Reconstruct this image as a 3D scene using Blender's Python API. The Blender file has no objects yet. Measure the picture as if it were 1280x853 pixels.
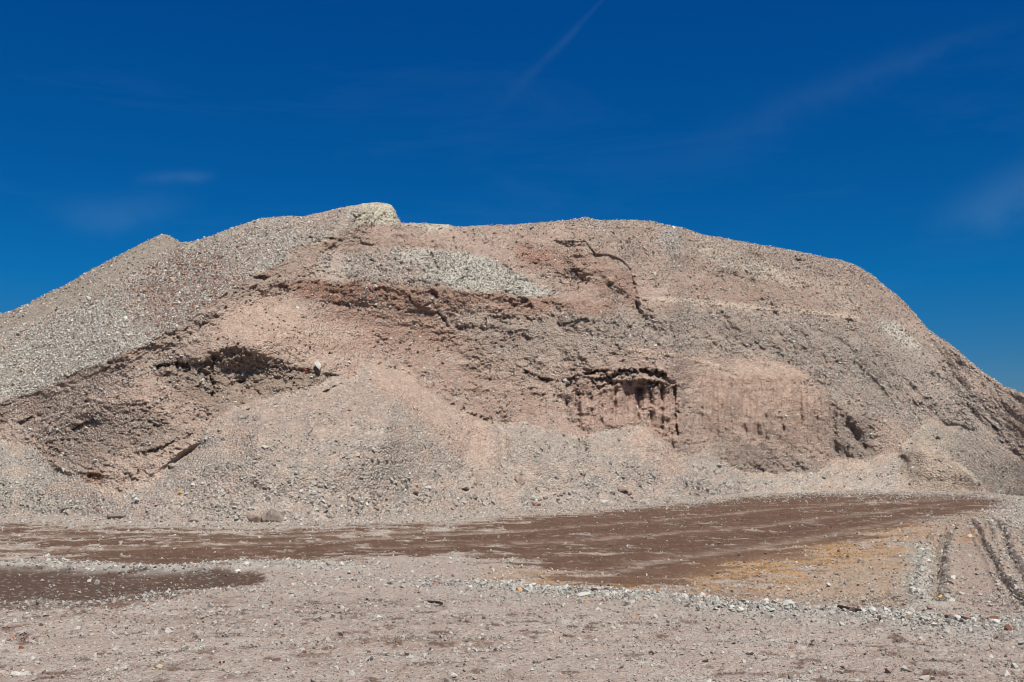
import bpy, bmesh, math, random, time
import numpy as np
from mathutils import Vector
T0 = time.time()
random.seed(7)
rng = np.random.default_rng(7)
S = bpy.context.scene
C = S.collection

# ------------------------------------------------------------------ camera
FPX = 1250.0                       # focal length in pixels of the 1280 wide photograph
HOR = 560.0                        # row of the horizon
TH = math.atan((HOR - 426.5) / FPX)
EYE = 1.7
cam_d = bpy.data.cameras.new('camera')
cam_d.sensor_width = 36.0
cam_d.lens = 36.0 * FPX / 1280.0
cam_d.clip_start = 0.1
cam_d.clip_end = 8000
cam = bpy.data.objects.new('camera', cam_d)
C.objects.link(cam)
cam.location = (0, 0, EYE)
cam.rotation_euler = (math.pi / 2 + TH, 0, 0)
S.camera = cam

# ------------------------------------------------------------------ sun and sky
SUN_EL = 61.0
SUN_AZ = 180.0 - 27.0               # compass angle from +Y clockwise: behind the camera, a little to the right
el, az = math.radians(SUN_EL), math.radians(SUN_AZ)
to_sun = Vector((math.cos(el) * math.sin(az), math.cos(el) * math.cos(az), math.sin(el)))
sd = bpy.data.lights.new('sun', 'SUN')
sd.energy = 4.9
sd.angle = math.radians(0.5)
sd.color = (1.0, 0.96, 0.91)
sun = bpy.data.objects.new('sun', sd)
C.objects.link(sun)
sun.location = (10, -20, 40)
sun.rotation_euler = to_sun.to_track_quat('Z', 'Y').to_euler()

W = bpy.data.worlds.new('World')
S.world = W
W.use_nodes = True
wt = W.node_tree
wt.nodes.clear()


def N(t, kind, **kw):
    n = t.nodes.new(kind)
    for k, v in kw.items():
        if k.startswith('i_'):
            key = k[2:]
            key = int(key) if key.isdigit() else key.replace('_', ' ')
            n.inputs[key].default_value = v
        else:
            setattr(n, k, v)
    return n


wo = N(wt, 'ShaderNodeOutputWorld')
bg = N(wt, 'ShaderNodeBackground', i_Strength=0.092)
sky = N(wt, 'ShaderNodeTexSky', sky_type='NISHITA', sun_disc=False, sun_elevation=el, sun_rotation=az,
        altitude=300.0, air_density=0.75, dust_density=0.15, ozone_density=3.0)
hs = N(wt, 'ShaderNodeHueSaturation', i_Hue=0.497, i_Saturation=1.32, i_Value=0.84)
tc = N(wt, 'ShaderNodeTexCoord')
L = wt.links.new
L(sky.outputs[0], hs.inputs['Color'])
# the polarised blue: no red left high up, a greyer blue towards the horizon
sepd = N(wt, 'ShaderNodeSeparateXYZ')
L(tc.outputs['Generated'], sepd.inputs[0])
rp = N(wt, 'ShaderNodeValToRGB')
L(sepd.outputs['Z'], rp.inputs[0])
e = rp.color_ramp.elements
e[0].position = 0.0; e[0].color = (0.34, 0.34, 0.44, 1)
e[1].position = 0.45; e[1].color = (0.02, 0.62, 0.98, 1)
q = rp.color_ramp.elements.new(0.16); q.color = (0.05, 0.56, 0.78, 1)
mul = N(wt, 'ShaderNodeMix', data_type='RGBA', blend_type='MULTIPLY')
mul.inputs[0].default_value = 1.0
L(hs.outputs[0], mul.inputs[6]); L(rp.outputs[0], mul.inputs[7])
# thin cirrus: stretched noise in direction space, seen only as a faint veil
mp = N(wt, 'ShaderNodeMapping')
mp.inputs['Rotation'].default_value = (0, math.radians(28), 0)
mp.inputs['Scale'].default_value = (1.6, 1.6, 9.0)
L(tc.outputs['Generated'], mp.inputs[0])
cn = N(wt, 'ShaderNodeTexNoise', i_Scale=1.7, i_Detail=7.0, i_Roughness=0.62, i_Distortion=0.5)
L(mp.outputs[0], cn.inputs['Vector'])
cr = N(wt, 'ShaderNodeMapRange', i_1=0.56, i_2=0.80, i_3=0.0, i_4=0.025)
L(cn.outputs[0], cr.inputs[0])


def sky_dir(px, py):
    u_ = (px - 640.0) / FPX; v_ = (426.5 - py) / FPX
    return Vector((u_, math.cos(TH) - v_ * math.sin(TH), math.sin(TH) + v_ * math.cos(TH))).normalized()


def M2(op, a, b=None):
    n = N(wt, 'ShaderNodeMath', operation=op)
    for i, x in enumerate((a, b)):
        if x is None: continue
        if isinstance(x, (int, float)): n.inputs[i].default_value = x
        else: L(x, n.inputs[i])
    return n.outputs[0]


def streak_in_sky(p1, p2, width, strength, wobble, widen=0.0):
    """a vapour trail along the great circle through two directions of the sky"""
    d1, d2 = sky_dir(*p1), sky_dir(*p2)
    nrm_ = d1.cross(d2).normalized(); tan_ = nrm_.cross(d1).normalized()
    dn = N(wt, 'ShaderNodeVectorMath', operation='DOT_PRODUCT'); L(tc.outputs['Generated'], dn.inputs[0]); dn.inputs[1].default_value = nrm_
    dt = N(wt, 'ShaderNodeVectorMath', operation='DOT_PRODUCT'); L(tc.outputs['Generated'], dt.inputs[0]); dt.inputs[1].default_value = tan_
    length = d1.angle(d2)
    nz = N(wt, 'ShaderNodeTexNoise', i_Scale=14.0, i_Detail=5.0, i_Roughness=0.6); L(tc.outputs['Generated'], nz.inputs['Vector'])
    off = M2('MULTIPLY', M2('SUBTRACT', nz.outputs[0], 0.5), wobble)
    along = M2('DIVIDE', dt.outputs['Value'], math.sin(length))
    wv = M2('ADD', M2('MULTIPLY', along, widen), width)
    q_ = M2('DIVIDE', M2('ADD', dn.outputs['Value'], off), wv)
    g_ = M2('EXPONENT', M2('MULTIPLY', M2('MULTIPLY', q_, q_), -1.0))
    r1_ = N(wt, 'ShaderNodeMapRange', interpolation_type='SMOOTHSTEP', i_1=1.15, i_2=0.25, i_3=0.0, i_4=1.0); L(along, r1_.inputs[0])
    r2_ = N(wt, 'ShaderNodeMapRange', interpolation_type='SMOOTHSTEP', i_1=-0.8, i_2=0.0, i_3=0.0, i_4=1.0); L(along, r2_.inputs[0])
    k_ = M2('MULTIPLY', M2('MULTIPLY', g_, r1_.outputs[0]), r2_.outputs[0])
    nz2 = N(wt, 'ShaderNodeMapRange', i_1=0.3, i_2=0.65, i_3=0.35, i_4=1.0); L(nz.outputs[0], nz2.inputs[0])
    return M2('MULTIPLY', M2('MULTIPLY', k_, nz2.outputs[0]), strength)


veil = M2('ADD', cr.outputs[0], streak_in_sky((755, 0), (590, 170), 0.0018, 0.034, 0.006, 0.006))
veil = M2('ADD', veil, streak_in_sky((1110, 88), (850, 190), 0.013, 0.035, 0.05, 0.008))
veil = M2('ADD', veil, streak_in_sky((1300, 225), (1150, 290), 0.020, 0.085, 0.05, -0.008))
veil = M2('ADD', veil, streak_in_sky((230, 222), (165, 226), 0.005, 0.085, 0.01, 0.0))
veil = M2('ADD', veil, streak_in_sky((170, 262), (40, 268), 0.014, 0.05, 0.04, 0.0))
cm = N(wt, 'ShaderNodeMix', data_type='RGBA')
cm.inputs[7].default_value = (2.8, 5.0, 6.8, 1)
L(veil, cm.inputs[0]); L(mul.outputs[2], cm.inputs[6])
L(cm.outputs[2], bg.inputs[0]); L(bg.outputs[0], wo.inputs[0])

S.view_settings.view_transform = 'Standard'
S.view_settings.look = 'None'
S.view_settings.exposure = 0.24
S.view_settings.gamma = 1.0
S.render.engine = 'CYCLES'
S.cycles.max_bounces = 4
S.cycles.diffuse_bounces = 2
S.cycles.pixel_filter_type = 'BLACKMAN_HARRIS'
S.cycles.filter_width = 1.05

# ------------------------------------------------------------------ numpy helpers
F32 = np.float32


def hash2(ix, iy, seed):
    h = (ix.astype(np.int64) * 374761393 + iy.astype(np.int64) * 668265263 + seed * 974634777) & 0xffffffff
    h = ((h ^ (h >> 13)) * 1274126177) & 0xffffffff
    return ((h ^ (h >> 16)) & 0xffff).astype(F32) / 65535.0


def vnoise(x, y, seed=0):
    """gradient noise, about -1..1"""
    x0 = np.floor(x); y0 = np.floor(y)
    fx = (x - x0).astype(F32); fy = (y - y0).astype(F32)
    ix = x0.astype(np.int64); iy = y0.astype(np.int64)
    ux = fx * fx * fx * (fx * (fx * 6 - 15) + 10); uy = fy * fy * fy * (fy * (fy * 6 - 15) + 10)

    def g(dx, dy):
        a = hash2(ix + dx, iy + dy, seed) * F32(2 * math.pi)
        return np.cos(a) * (fx - dx) + np.sin(a) * (fy - dy)
    a = g(0, 0); b = g(1, 0); c = g(0, 1); d = g(1, 1)
    return ((a + (b - a) * ux) * (1 - uy) + (c + (d - c) * ux) * uy) * 1.5


def fbm(x, y, octv=4, seed=0, gain=0.5, ridged=False):
    o = np.zeros(np.shape(x), F32); amp = 1.0; tot = 0.0; f = 1.0
    for k in range(octv):
        n = vnoise(x * f + 17.3 * k, y * f - 9.1 * k, seed + k)
        if ridged:
            n = 1 - 2 * np.abs(n)
        o += amp * n; tot += amp; amp *= gain; f *= 2.03
    return o / tot


def worley(x, y, seed=0):
    """distance to the nearest scattered point and that cell's random value"""
    ix = np.floor(x).astype(np.int64); iy = np.floor(y).astype(np.int64)
    best = np.full(np.shape(x), 9.0, F32); val = np.zeros(np.shape(x), F32)
    for dx in (-1, 0, 1):
        for dy in (-1, 0, 1):
            cx = ix + dx; cy = iy + dy
            px = cx + hash2(cx, cy, seed); py = cy + hash2(cx, cy, seed + 101)
            d = ((x - px) ** 2 + (y - py) ** 2).astype(F32)
            m = d < best
            best = np.where(m, d, best); val = np.where(m, hash2(cx, cy, seed + 202), val)
    return np.sqrt(best), val


def smooth(a, b, x):
    t = np.clip((x - a) / (b - a), 0, 1)
    return t * t * (3 - 2 * t)


def blur(a, sx, sy):
    def k1(s):
        r = max(1, int(s * 3)); q = np.arange(-r, r + 1); k = np.exp(-q * q / (2 * s * s)); return (k / k.sum()).astype(F32), r
    if sy > 0:
        k, r = k1(sy); p = np.pad(a, ((r, r), (0, 0)), mode='edge'); o = np.zeros_like(a)
        for i, w in enumerate(k): o += w * p[i:i + a.shape[0]]
        a = o
    if sx > 0:
        k, r = k1(sx); p = np.pad(a, ((0, 0), (r, r)), mode='edge'); o = np.zeros_like(a)
        for i, w in enumerate(k): o += w * p[:, i:i + a.shape[1]]
        a = o
    return a


def inpoly(px, py, poly):
    ins = np.zeros(px.shape, bool); n = len(poly)
    for i in range(n):
        x1, y1 = poly[i]; x2, y2 = poly[(i + 1) % n]
        if y1 == y2: continue
        c = ((y1 > py) != (y2 > py)) & (px < (x2 - x1) * (py - y1) / (y2 - y1) + x1)
        ins ^= c
    return ins


def seg_dist(px, py, pts):
    """distance to a polyline, signed side (+ = to the right / below) and arc length"""
    best = np.full(px.shape, 1e9, F32); side = np.zeros(px.shape, F32); arc = np.zeros(px.shape, F32); s0 = 0.0
    for (x1, y1), (x2, y2) in zip(pts[:-1], pts[1:]):
        dx, dy = x2 - x1, y2 - y1; l2 = dx * dx + dy * dy
        t = np.clip(((px - x1) * dx + (py - y1) * dy) / l2, 0, 1)
        qx = px - (x1 + t * dx); qy = py - (y1 + t * dy)
        d = np.hypot(qx, qy); m = d < best
        best = np.where(m, d, best); side = np.where(m, np.sign(dx * qy - dy * qx), side)
        arc = np.where(m, s0 + t * math.sqrt(l2), arc); s0 += math.sqrt(l2)
    return best, side, arc


def px_dir(px, py):
    """ray of a photograph pixel, scaled to advance 1 m in +Y: (X/Y, (Z-EYE)/Y)"""
    u = (px - 640.0) / FPX; v = (426.5 - py) / FPX
    k = math.cos(TH) - v * math.sin(TH)
    return u / k, (math.sin(TH) + v * math.cos(TH)) / k


def to_px(x, y, z):
    zz = z - EYE
    f = y * math.cos(TH) + zz * math.sin(TH); u = -y * math.sin(TH) + zz * math.cos(TH)
    return 640.0 + FPX * x / f, 426.5 - FPX * u / f


def gnd(px, py, z=0.0):
    a, b = px_dir(px, py)
    y = (z - EYE) / b
    return a * y, y


def lin(r, g, b):
    f = lambda c: (c / 255.0 / 12.92) if c <= 10 else ((c / 255.0 + 0.055) / 1.055) ** 2.4
    return np.array([f(r), f(g), f(b)], F32)


KA = 0.84                            # sunlit picture colour -> base colour


def alb(r, g, b):
    return lin(r, g, b) * KA * np.array([0.965, 1.0, 0.915], F32)


# ------------------------------------------------------------------ mound: picture profile
crest = [(-420, 600), (-300, 556), (-160, 494), (-80, 458), (0, 418), (60, 392), (100, 373), (150, 348), (190, 326), (229, 303), (240, 302), (262, 296), (290, 285),
         (320, 275), (335, 272), (350, 271), (365, 270), (378, 271), (400, 266), (430, 259), (455, 254.5), (470, 253), (483, 254), (490, 257), (494, 263),
         (497, 272), (501, 279), (520, 279), (545, 280), (560, 281), (573, 284), (600, 282), (640, 281), (680, 278), (715, 275), (731, 272), (745, 275),
         (760, 276), (790, 275), (815, 277), (835, 282), (850, 284), (880, 294), (900, 297), (930, 303), (960, 308), (1000, 315), (1030, 322), (1050, 325),
         (1070, 332), (1090, 344), (1105, 357), (1120, 368), (1140, 388), (1160, 412), (1190, 432), (1210, 450), (1230, 466), (1255, 483), (1272, 489),
         (1320, 508), (1400, 545), (1480, 580), (1620, 612)]
foot = [(-420, 640), (-160, 641), (0, 642), (60, 643), (140, 648), (200, 650), (300, 652), (400, 651), (480, 645), (560, 638), (640, 633), (700, 631), (760, 629),
        (850, 625), (900, 620), (960, 616), (1050, 614), (1130, 613.5), (1200, 615), (1280, 620), (1350, 624), (1480, 626), (1620, 628)]
cols = np.concatenate([np.arange(-420, -60, 12), np.arange(-60, -6, 3), np.arange(-6, 1286, 1.0), np.arange(1287, 1345, 3), np.arange(1345, 1621, 12)]).astype(F32)
NR = 372
crow = np.interp(cols, *zip(*crest)); frow = np.interp(cols, *zip(*foot))
crow = crow + 0.9 * fbm(cols / 9.0, cols * 0 + 3, 3, 5) * smooth(-60, 0, cols)
frow = blur(frow[None, :].repeat(3, 0).astype(F32), 14, 0)[0]
tt = np.linspace(0, 1, NR).astype(F32)
PX = np.repeat(cols[None, :], NR, 0)
csm = blur(crow[None, :].repeat(3, 0).astype(F32), 30, 0)[0]
PY = frow[None, :] + (csm - frow)[None, :] * tt[:, None] + (crow - csm)[None, :] * tt[:, None] ** 7
TT = np.repeat(tt[:, None], len(cols), 1)
# warped picture coordinates for organic region edges
WX = PX + 7 * fbm(PX / 28, PY / 28, 3, 31) + 2.2 * fbm(PX / 6, PY / 6, 2, 35)
WY = PY + 6 * fbm(PX / 28, PY / 28, 3, 41) + 2.2 * fbm(PX / 6, PY / 6, 2, 45)


def mask(poly, soft=2.0, warp=True):
    m = (inpoly(WX, WY, poly) if warp else inpoly(PX, PY, poly)).astype(F32)
    return blur(m, soft, soft * 1.0) if soft > 0 else m


def blob(cx, cy, rx, ry, ang=0.0):
    c, s = math.cos(math.radians(ang)), math.sin(math.radians(ang))
    x = (PX - cx) * c + (PY - cy) * s; y = -(PX - cx) * s + (PY - cy) * c
    return np.exp(-((x / rx) ** 2 + (y / ry) ** 2)).astype(F32)


slopeline = [(-420, 700), (-160, 580), (-60, 532), (0, 505), (60, 484), (110, 460), (150, 444), (190, 428), (232, 403), (262, 381), (300, 355), (340, 332), (370, 312), (400, 297), (425, 291), (440, 280), (450, 262), (456, 240)]
gsl_poly = slopeline + [(-420, 240)]
tal = [(-420, 560), (-60, 548), (0, 546), (40, 556), (70, 583), (98, 600), (125, 612), (150, 616), (190, 592), (225, 566), (252, 546), (266, 524), (290, 508), (330, 500), (385, 486), (415, 470), (440, 474), (452, 452), (478, 456), (505, 467),
       (549, 498), (573, 515), (610, 529), (636, 531), (658, 527), (690, 537), (719, 547), (740, 541), (780, 533), (804, 530), (828, 554), (850, 571), (872, 567), (891, 566), (918, 583),
       (952, 592), (996, 593), (1030, 586), (1048, 574), (1081, 579), (1098, 569), (1122, 566), (1133, 543), (1165, 525), (1200, 531), (1240, 550), (1280, 578), (1620, 600)]
tal_poly = tal + [(1620, 700), (-420, 700)]

M_gsl = mask(gsl_poly, 1.2)
H_gsl = M_gsl > 0.5
M_tal = mask(tal_poly, 1.2)
H_tal = (M_tal > 0.5) & ~H_gsl

# slope field (rise over run) of the front
s = np.full(PX.shape, 1.05, F32)


def setv(field, m, v):
    field += (v - field) * m


upper = mask([(440, 240), (1400, 240), (1400, 470), (1200, 440), (1080, 405), (960, 388), (860, 376), (700, 372), (560, 350), (440, 300)], 6)
setv(s, upper, 0.85)
setv(s, mask([(850, 240), (1500, 240), (1500, 640), (1250, 560), (1120, 520), (1080, 450), (980, 400)], 14), 0.80)
setv(s, mask([(860, 380), (1075, 405), (1120, 470), (1050, 490), (900, 450), (700, 420), (640, 390), (760, 385)], 5), 1.25)   # grey band under the ledge
setv(s, mask([(690, 300), (735, 302), (762, 318), (790, 335), (800, 395), (740, 372), (690, 362), (640, 330)], 3), 1.7)
setv(s, mask([(350, 362), (560, 368), (700, 378), (700, 400), (560, 392), (420, 380), (340, 376)], 3), 2.2)
setv(s, mask([(400, 385), (640, 400), (700, 430), (740, 468), (725, 540), (640, 530), (570, 510), (480, 450), (430, 430)], 8), 1.35)
setv(s, mask([(715, 478), (845, 478), (850, 560), (830, 550), (800, 530), (720, 545)], 2), 3.6)                                    # toothed wall
setv(s, mask([(870, 470), (1010, 475), (1040, 520), (1095, 530), (1090, 575), (1035, 590), (960, 596), (900, 575), (870, 545)], 4), 1.85)
setv(s, mask([(40, 555), (80, 515), (150, 500), (190, 520), (245, 545), (190, 590), (98, 600), (70, 585)], 6), 1.5)
setv(s, mask([(190, 455), (262, 445), (285, 433), (310, 435), (345, 458), (430, 470), (400, 490), (330, 500), (262, 525), (230, 500)], 5), 2.4)
d, sd_, ar = seg_dist(WX, WY, slopeline)
setv(s, smooth(34, 12, d) * (1 - M_gsl) * smooth(470, 430, PX), 1.9)
setv(s, M_gsl, 0.66)
setv(s, M_tal, 0.70)
setv(s, mask([(440, 240), (500, 240), (503, 282), (480, 283), (445, 290), (420, 296)], 1.5) * 0.8, 2.0)
s += 0.30 * fbm(PX / 60, PY / 40, 4, 51) * (1 - M_gsl) * (1 - M_tal)
s = blur(s, 2.5, 1.5)
# roll over at the top
ra, rb_ = px_dir(PX, PY)
s = np.maximum(s, rb_ + 0.10)
top = smooth(9, 0, PY - crow[None, :])
s = s * (1 - top) + (rb_ + 0.10) * top
# integrate depth from the foot upward
fa, fb = px_dir(cols, frow)
Y0 = blur(np.clip(-EYE / fb, 18, 48).astype(F32)[None, :].repeat(3, 0), 18, 0)[0]
db = np.diff(rb_, axis=0)
lnY = np.concatenate([np.zeros((1, len(cols)), F32), np.cumsum(db / (0.5 * (s[1:] + s[:-1]) - 0.5 * (rb_[1:] + rb_[:-1])), axis=0)], 0)
lnY = blur(lnY.astype(F32), 12, 0)
D = Y0[None, :] * np.exp(lnY)

# ------------------------------------------------------------------ relief: metres pushed into (+) or out of (-) the hill
R = np.zeros(PX.shape, F32)
fine = (1 - M_gsl) * (1 - M_tal)
fine_s = blur(fine, 2, 2)


def rim(pts, h, dep, soft=1.2, jag=3.0, fade=8, scale=9.0, seed=3, keep=0):
    """an overhanging edge: the hill is cut back just below the line and comes out again over h rows"""
    global R
    xs, ys = zip(*pts)
    j = jag * fbm(PX / scale, PX * 0 + seed * 7.7, 3, seed) + 0.5 * jag * fbm(PX / 3.0, PY / 5.0, 2, seed + 9)
    yl = np.interp(PX, xs, ys) + j
    dy = PY - yl
    a = smooth(xs[0] - fade, xs[0] + fade, PX) * smooth(xs[-1] + fade, xs[-1] - fade, PX)
    hh = h * (1 + 0.5 * fbm(PX / 14, PX * 0 + 5, 2, seed + 3))
    brk = (0.15 + 0.85 * smooth(-.30, .25, fbm(PX / 16, PY / 30, 3, seed + 33))) if keep == 0 else 1.0
    R += dep * a * brk * smooth(0, soft * (1.6 if keep == 0 else 1), dy) * np.exp(-np.clip(dy, 0, None) / hh) * (0.7 + 0.9 * fbm(PX / 5, PY / 4, 3, seed + 20))


def crack(pts, w, dep, jag=1.5, seed=4):
    global R
    jx = jag * fbm(PY / 6, PX / 40, 3, seed)
    d, _, ar = seg_dist(PX + jx, PY + jx, pts)
    ln = sum(math.dist(p, q) for p, q in zip(pts[:-1], pts[1:]))
    tp = smooth(-0.05 * ln, 0.18 * ln, ar) * smooth(1.05 * ln, 0.82 * ln, ar)
    wv = w * (1 + .7 * fbm(PX / 5, PY / 5, 2, seed + 50))
    R += .42 * dep * np.exp(-(d / np.maximum(wv, .6)) ** 2) * tp * (.25 + .95 * smooth(-.3, .2, fbm(PX / 8, PY / 8, 3, seed + 60)))


def step(pts, dep, reach, seed=6, soft=1.5, even=0):
    """recess on the right-hand side (walking along pts, y down) decaying over reach"""
    global R
    j = 2.2 * fbm(PX / 7, PY / 7, 3, seed)
    d, sg, ar = seg_dist(PX + j, PY + j, pts)
    sgd = d * sg
    R += dep * (even * .5 + (1 - .6 * even) * (.3 + .8 * smooth(-.3, .3, fbm(PX / 9, PY / 9, 3, seed + 5)))) * smooth(0, soft, sgd) * np.exp(-np.clip(sgd, 0, None) / reach) * smooth(0, 6, ar) * smooth(0, 6, sum(math.dist(p, q) for p, q in zip(pts[:-1], pts[1:])) - ar)


# large forms
for (cx, cy, rx, ry, ang, a) in [
        (560, 450, 120, 60, 25, 1.3), (480, 410, 90, 30, 10, .4), (330, 420, 70, 30, -20, -.5),
        (300, 470, 60, 26, 0, .55), (120, 550, 75, 35, -15, .45), (780, 500, 70, 35, 0, .7),
        (955, 520, 70, 55, 0, -.65), (890, 560, 30, 36, 30, .8), (1065, 545, 26, 34, -10, -.2), (1020, 560, 14, 50, 10, .35),
        (1150, 585, 34, 46, 0, -.35), (1215, 560, 60, 40, 20, -.5), (960, 340, 110, 22, 12, .25), (900, 400, 120, 20, 12, -.35),
        (480, 560, 80, 90, 0, -1.1), (350, 600, 90, 70, 0, -.6), (690, 590, 55, 50, 0, -.6), (590, 570, 20, 60, 0, .4), (790, 585, 55, 50, 0, -.8),
        (725, 590, 10, 50, 0, .25), (60, 610, 60, 40, 0, -.5), (170, 615, 22, 40, 35, .4), (620, 340, 60, 22, 18, -.35),
        (200, 400, 160, 30, -28, -.2), (350, 350, 40, 12, -30, -.25), (1120, 440, 30, 40, 40, -.3), (730, 400, 60, 20, 0, -.3)]:
    R += a * blob(cx, cy, rx, ry, ang) * smooth(0, .42, TT)

# spurs of the small cones in the talus
for apx, apy, bx, by, w in [(490, 462, 470, 640, 60), (805, 532, 800, 625, 45), (660, 528, 690, 628, 40), (1150, 552, 1165, 612, 30), (330, 505, 310, 650, 70)]:
    t_ = np.clip((PY - apy) / (by - apy), 0, 1)
    cx_ = apx + (bx - apx) * t_
    R -= .95 * M_tal * np.exp(-(np.sqrt((PX - cx_) ** 2 + 49) - 7) / (w * (0.3 + t_))) * smooth(0, 0.25, t_) * smooth(0, .35, TT)
for apx, apy, bx, by, w, dp in [(628, 534, 632, 630, 9, .35), (728, 545, 735, 626, 8, .35), (598, 530, 566, 636, 10, .22), (256, 548, 150, 640, 14, .35), (1126, 566, 1134, 610, 8, .4), (880, 570, 905, 612, 10, .25)]:
    t_ = np.clip((PY - apy) / (by - apy), 0, 1)
    R += 1.5 * dp * M_tal * np.exp(-((PX - (apx + (bx - apx) * t_)) / (w * (.7 + .6 * t_))) ** 2) * smooth(0, .2, t_) * smooth(0, .3, TT)
cone_r = mask([(1148, 551), (1132, 575), (1127, 600), (1138, 616), (1236, 616), (1205, 585), (1172, 560)], 2.5)
R -= .22 * cone_r * smooth(0, .12, TT)
# right-hand gully edge of the big cone
step([(455, 452), (505, 467), (549, 498), (573, 515), (610, 528), (640, 531)][::-1], .35, 10, seed=61)

# overhangs and ledges
rim([(742, 474), (760, 469), (775, 463), (790, 461), (806, 461), (822, 463), (834, 470)], 9, .75, jag=6, fade=6, scale=5, seed=11, keep=1, soft=1.5)
rim([(748, 482), (775, 476), (800, 474), (826, 478)], 7, .7, jag=4, fade=6, seed=12)
rim([(645, 455), (660, 463), (676, 471), (700, 475), (722, 469), (744, 463), (760, 461)], 7, .7, jag=3, seed=13)
rim([(690, 452), (720, 449), (760, 444), (800, 440)], 4, .18, jag=3, seed=14)
rim([(612, 392), (640, 396), (665, 398), (700, 404), (742, 396)], 9, .30, jag=6, seed=15)
rim([(785, 438), (850, 446), (880, 454), (905, 462), (925, 463)], 6, .18, jag=1, seed=16, soft=2)
rim([(800, 374), (860, 377), (960, 387), (1050, 396), (1078, 403)], 8, .26, jag=1.0, seed=17, soft=1.5)
rim([(345, 354), (390, 350), (450, 356), (560, 364), (640, 370), (700, 376), (760, 380)], 14, .20, jag=4, seed=18, soft=3)
rim([(400, 375), (430, 379), (480, 383), (530, 388), (548, 391)], 4, .22, jag=1, seed=19)
rim([(262, 444), (275, 437), (290, 433), (306, 434), (318, 445), (332, 452), (350, 458), (378, 460), (400, 466)], 26, .16, jag=5, fade=8, scale=6, seed=20, keep=1, soft=4)
rim([(190, 457), (215, 453), (240, 452), (262, 450)], 12, .45, jag=3, seed=21)
rim([(293, 476), (306, 474), (318, 482), (326, 492)], 5, .40, jag=2, fade=3, seed=22)
rim([(400, 491), (412, 485), (426, 478), (436, 481), (446, 486)], 5, .40, jag=1, fade=3, seed=23)
rim([(378, 459), (392, 461), (402, 466), (420, 468)], 6, .35, jag=2, seed=24)
rim([(22, 528), (40, 520), (54, 516)], 6, .4, jag=2, fade=3, seed=25)
rim([(90, 536), (104, 528), (122, 521)], 6, .4, jag=2, fade=3, seed=26)
rim([(46, 552), (60, 570), (78, 585), (94, 590)], 7, -.3, jag=1, seed=27)
rim([(170, 566), (190, 562), (215, 552), (240, 540)], 6, .35, jag=3, seed=28)
rim([(100, 592), (114, 590), (128, 594)], 5, .3, jag=1, fade=3, seed=29)
rim([(190, 335), (200, 335)], 3, .1, seed=30)
rim([(1190, 488), (1203, 496), (1217, 512)], 6, .45, jag=2, fade=3, seed=31)
rim([(1203, 502), (1225, 517), (1240, 530), (1252, 537)], 8, .5, jag=3, fade=3, seed=32)
rim([(880, 334), (940, 338), (1000, 350), (1050, 362), (1075, 378)], 14, .45, jag=5, seed=81, soft=5)
rim([(900, 300), (960, 318), (1010, 338), (1040, 345)], 8, .25, jag=5, seed=82, soft=4)
rim([(1020, 330), (1050, 345), (1068, 362)], 9, .4, jag=4, seed=83, soft=3)
rim([(720, 398), (800, 404), (860, 415), (900, 430)], 9, .35, jag=6, seed=84, soft=3)
rim([(560, 404), (620, 408), (680, 422)], 9, .3, jag=6, seed=85, soft=3)
rim([(1000, 420), (1040, 450), (1060, 470)], 10, .35, jag=6, seed=86, soft=3)
rim([(905, 462), (930, 472), (960, 474), (1010, 474)], 5, .10, jag=2, seed=33)
rim([(1040, 516), (1060, 512), (1090, 520)], 10, .15, jag=4, seed=34, soft=3)
rim([(360, 297), (390, 296), (430, 298), (470, 306)], 8, .3, jag=2, seed=35)
rim([(488, 356), (520, 350), (545, 352)], 5, .2, jag=3, seed=36)
rim([(636, 318), (690, 330), (735, 345), (770, 356)], 7, .18, jag=5, seed=37, soft=2.5)
rim([(890, 338), (930, 346), (980, 362)], 5, .25, jag=4, seed=38)
rim([(1120, 366), (1150, 402), (1200, 446), (1240, 476)], 6, .3, jag=4, seed=39)
crack([(268, 440), (267, 455), (264, 474), (267, 485), (263, 502)], 1.8, .6)
crack([(539, 314), (541, 325), (549, 338)], 2.0, .7, seed=5)
crack([(445, 274), (452, 268), (457, 266)], 2.0, .4, seed=6)
crack([(545, 388), (552, 398), (561, 410)], 2.0, .6, seed=7)
crack([(536, 362), (542, 368), (549, 374)], 3.0, .5, seed=8)
crack([(655, 372), (660, 380), (665, 388)], 2.5, .4, seed=9)
crack([(977, 520), (979, 534), (982, 549)], 1.8, .5, seed=10)
crack([(610, 318), (628, 330), (644, 344)], 2.0, .35, seed=71)
crack([(490, 322), (510, 338), (524, 350)], 2.2, .3, seed=72)
crack([(736, 405), (750, 416), (770, 428)], 2.5, .3, seed=73)
crack([(1104, 456), (1110, 466), (1117, 474)], 2.0, .35, seed=74)
crack([(1092, 434), (1100, 442)], 2.0, .35, seed=75)
crack([(1012, 478), (1013, 484)], 2.2, .5, seed=76)
crack([(650, 590), (651, 598)], 1.6, .2, seed=77)
# stepped scar with its dark right edge
step([(690, 300), (733, 301), (745, 317), (760, 317), (780, 326), (789, 336), (795, 360), (798, 382), (802, 400)], .27, 15, seed=65, soft=2, even=1)
crack([(788, 334), (792, 350), (795, 366), (797, 384), (804, 400), (812, 408)], 3.0, .42, jag=5, seed=66)
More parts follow.
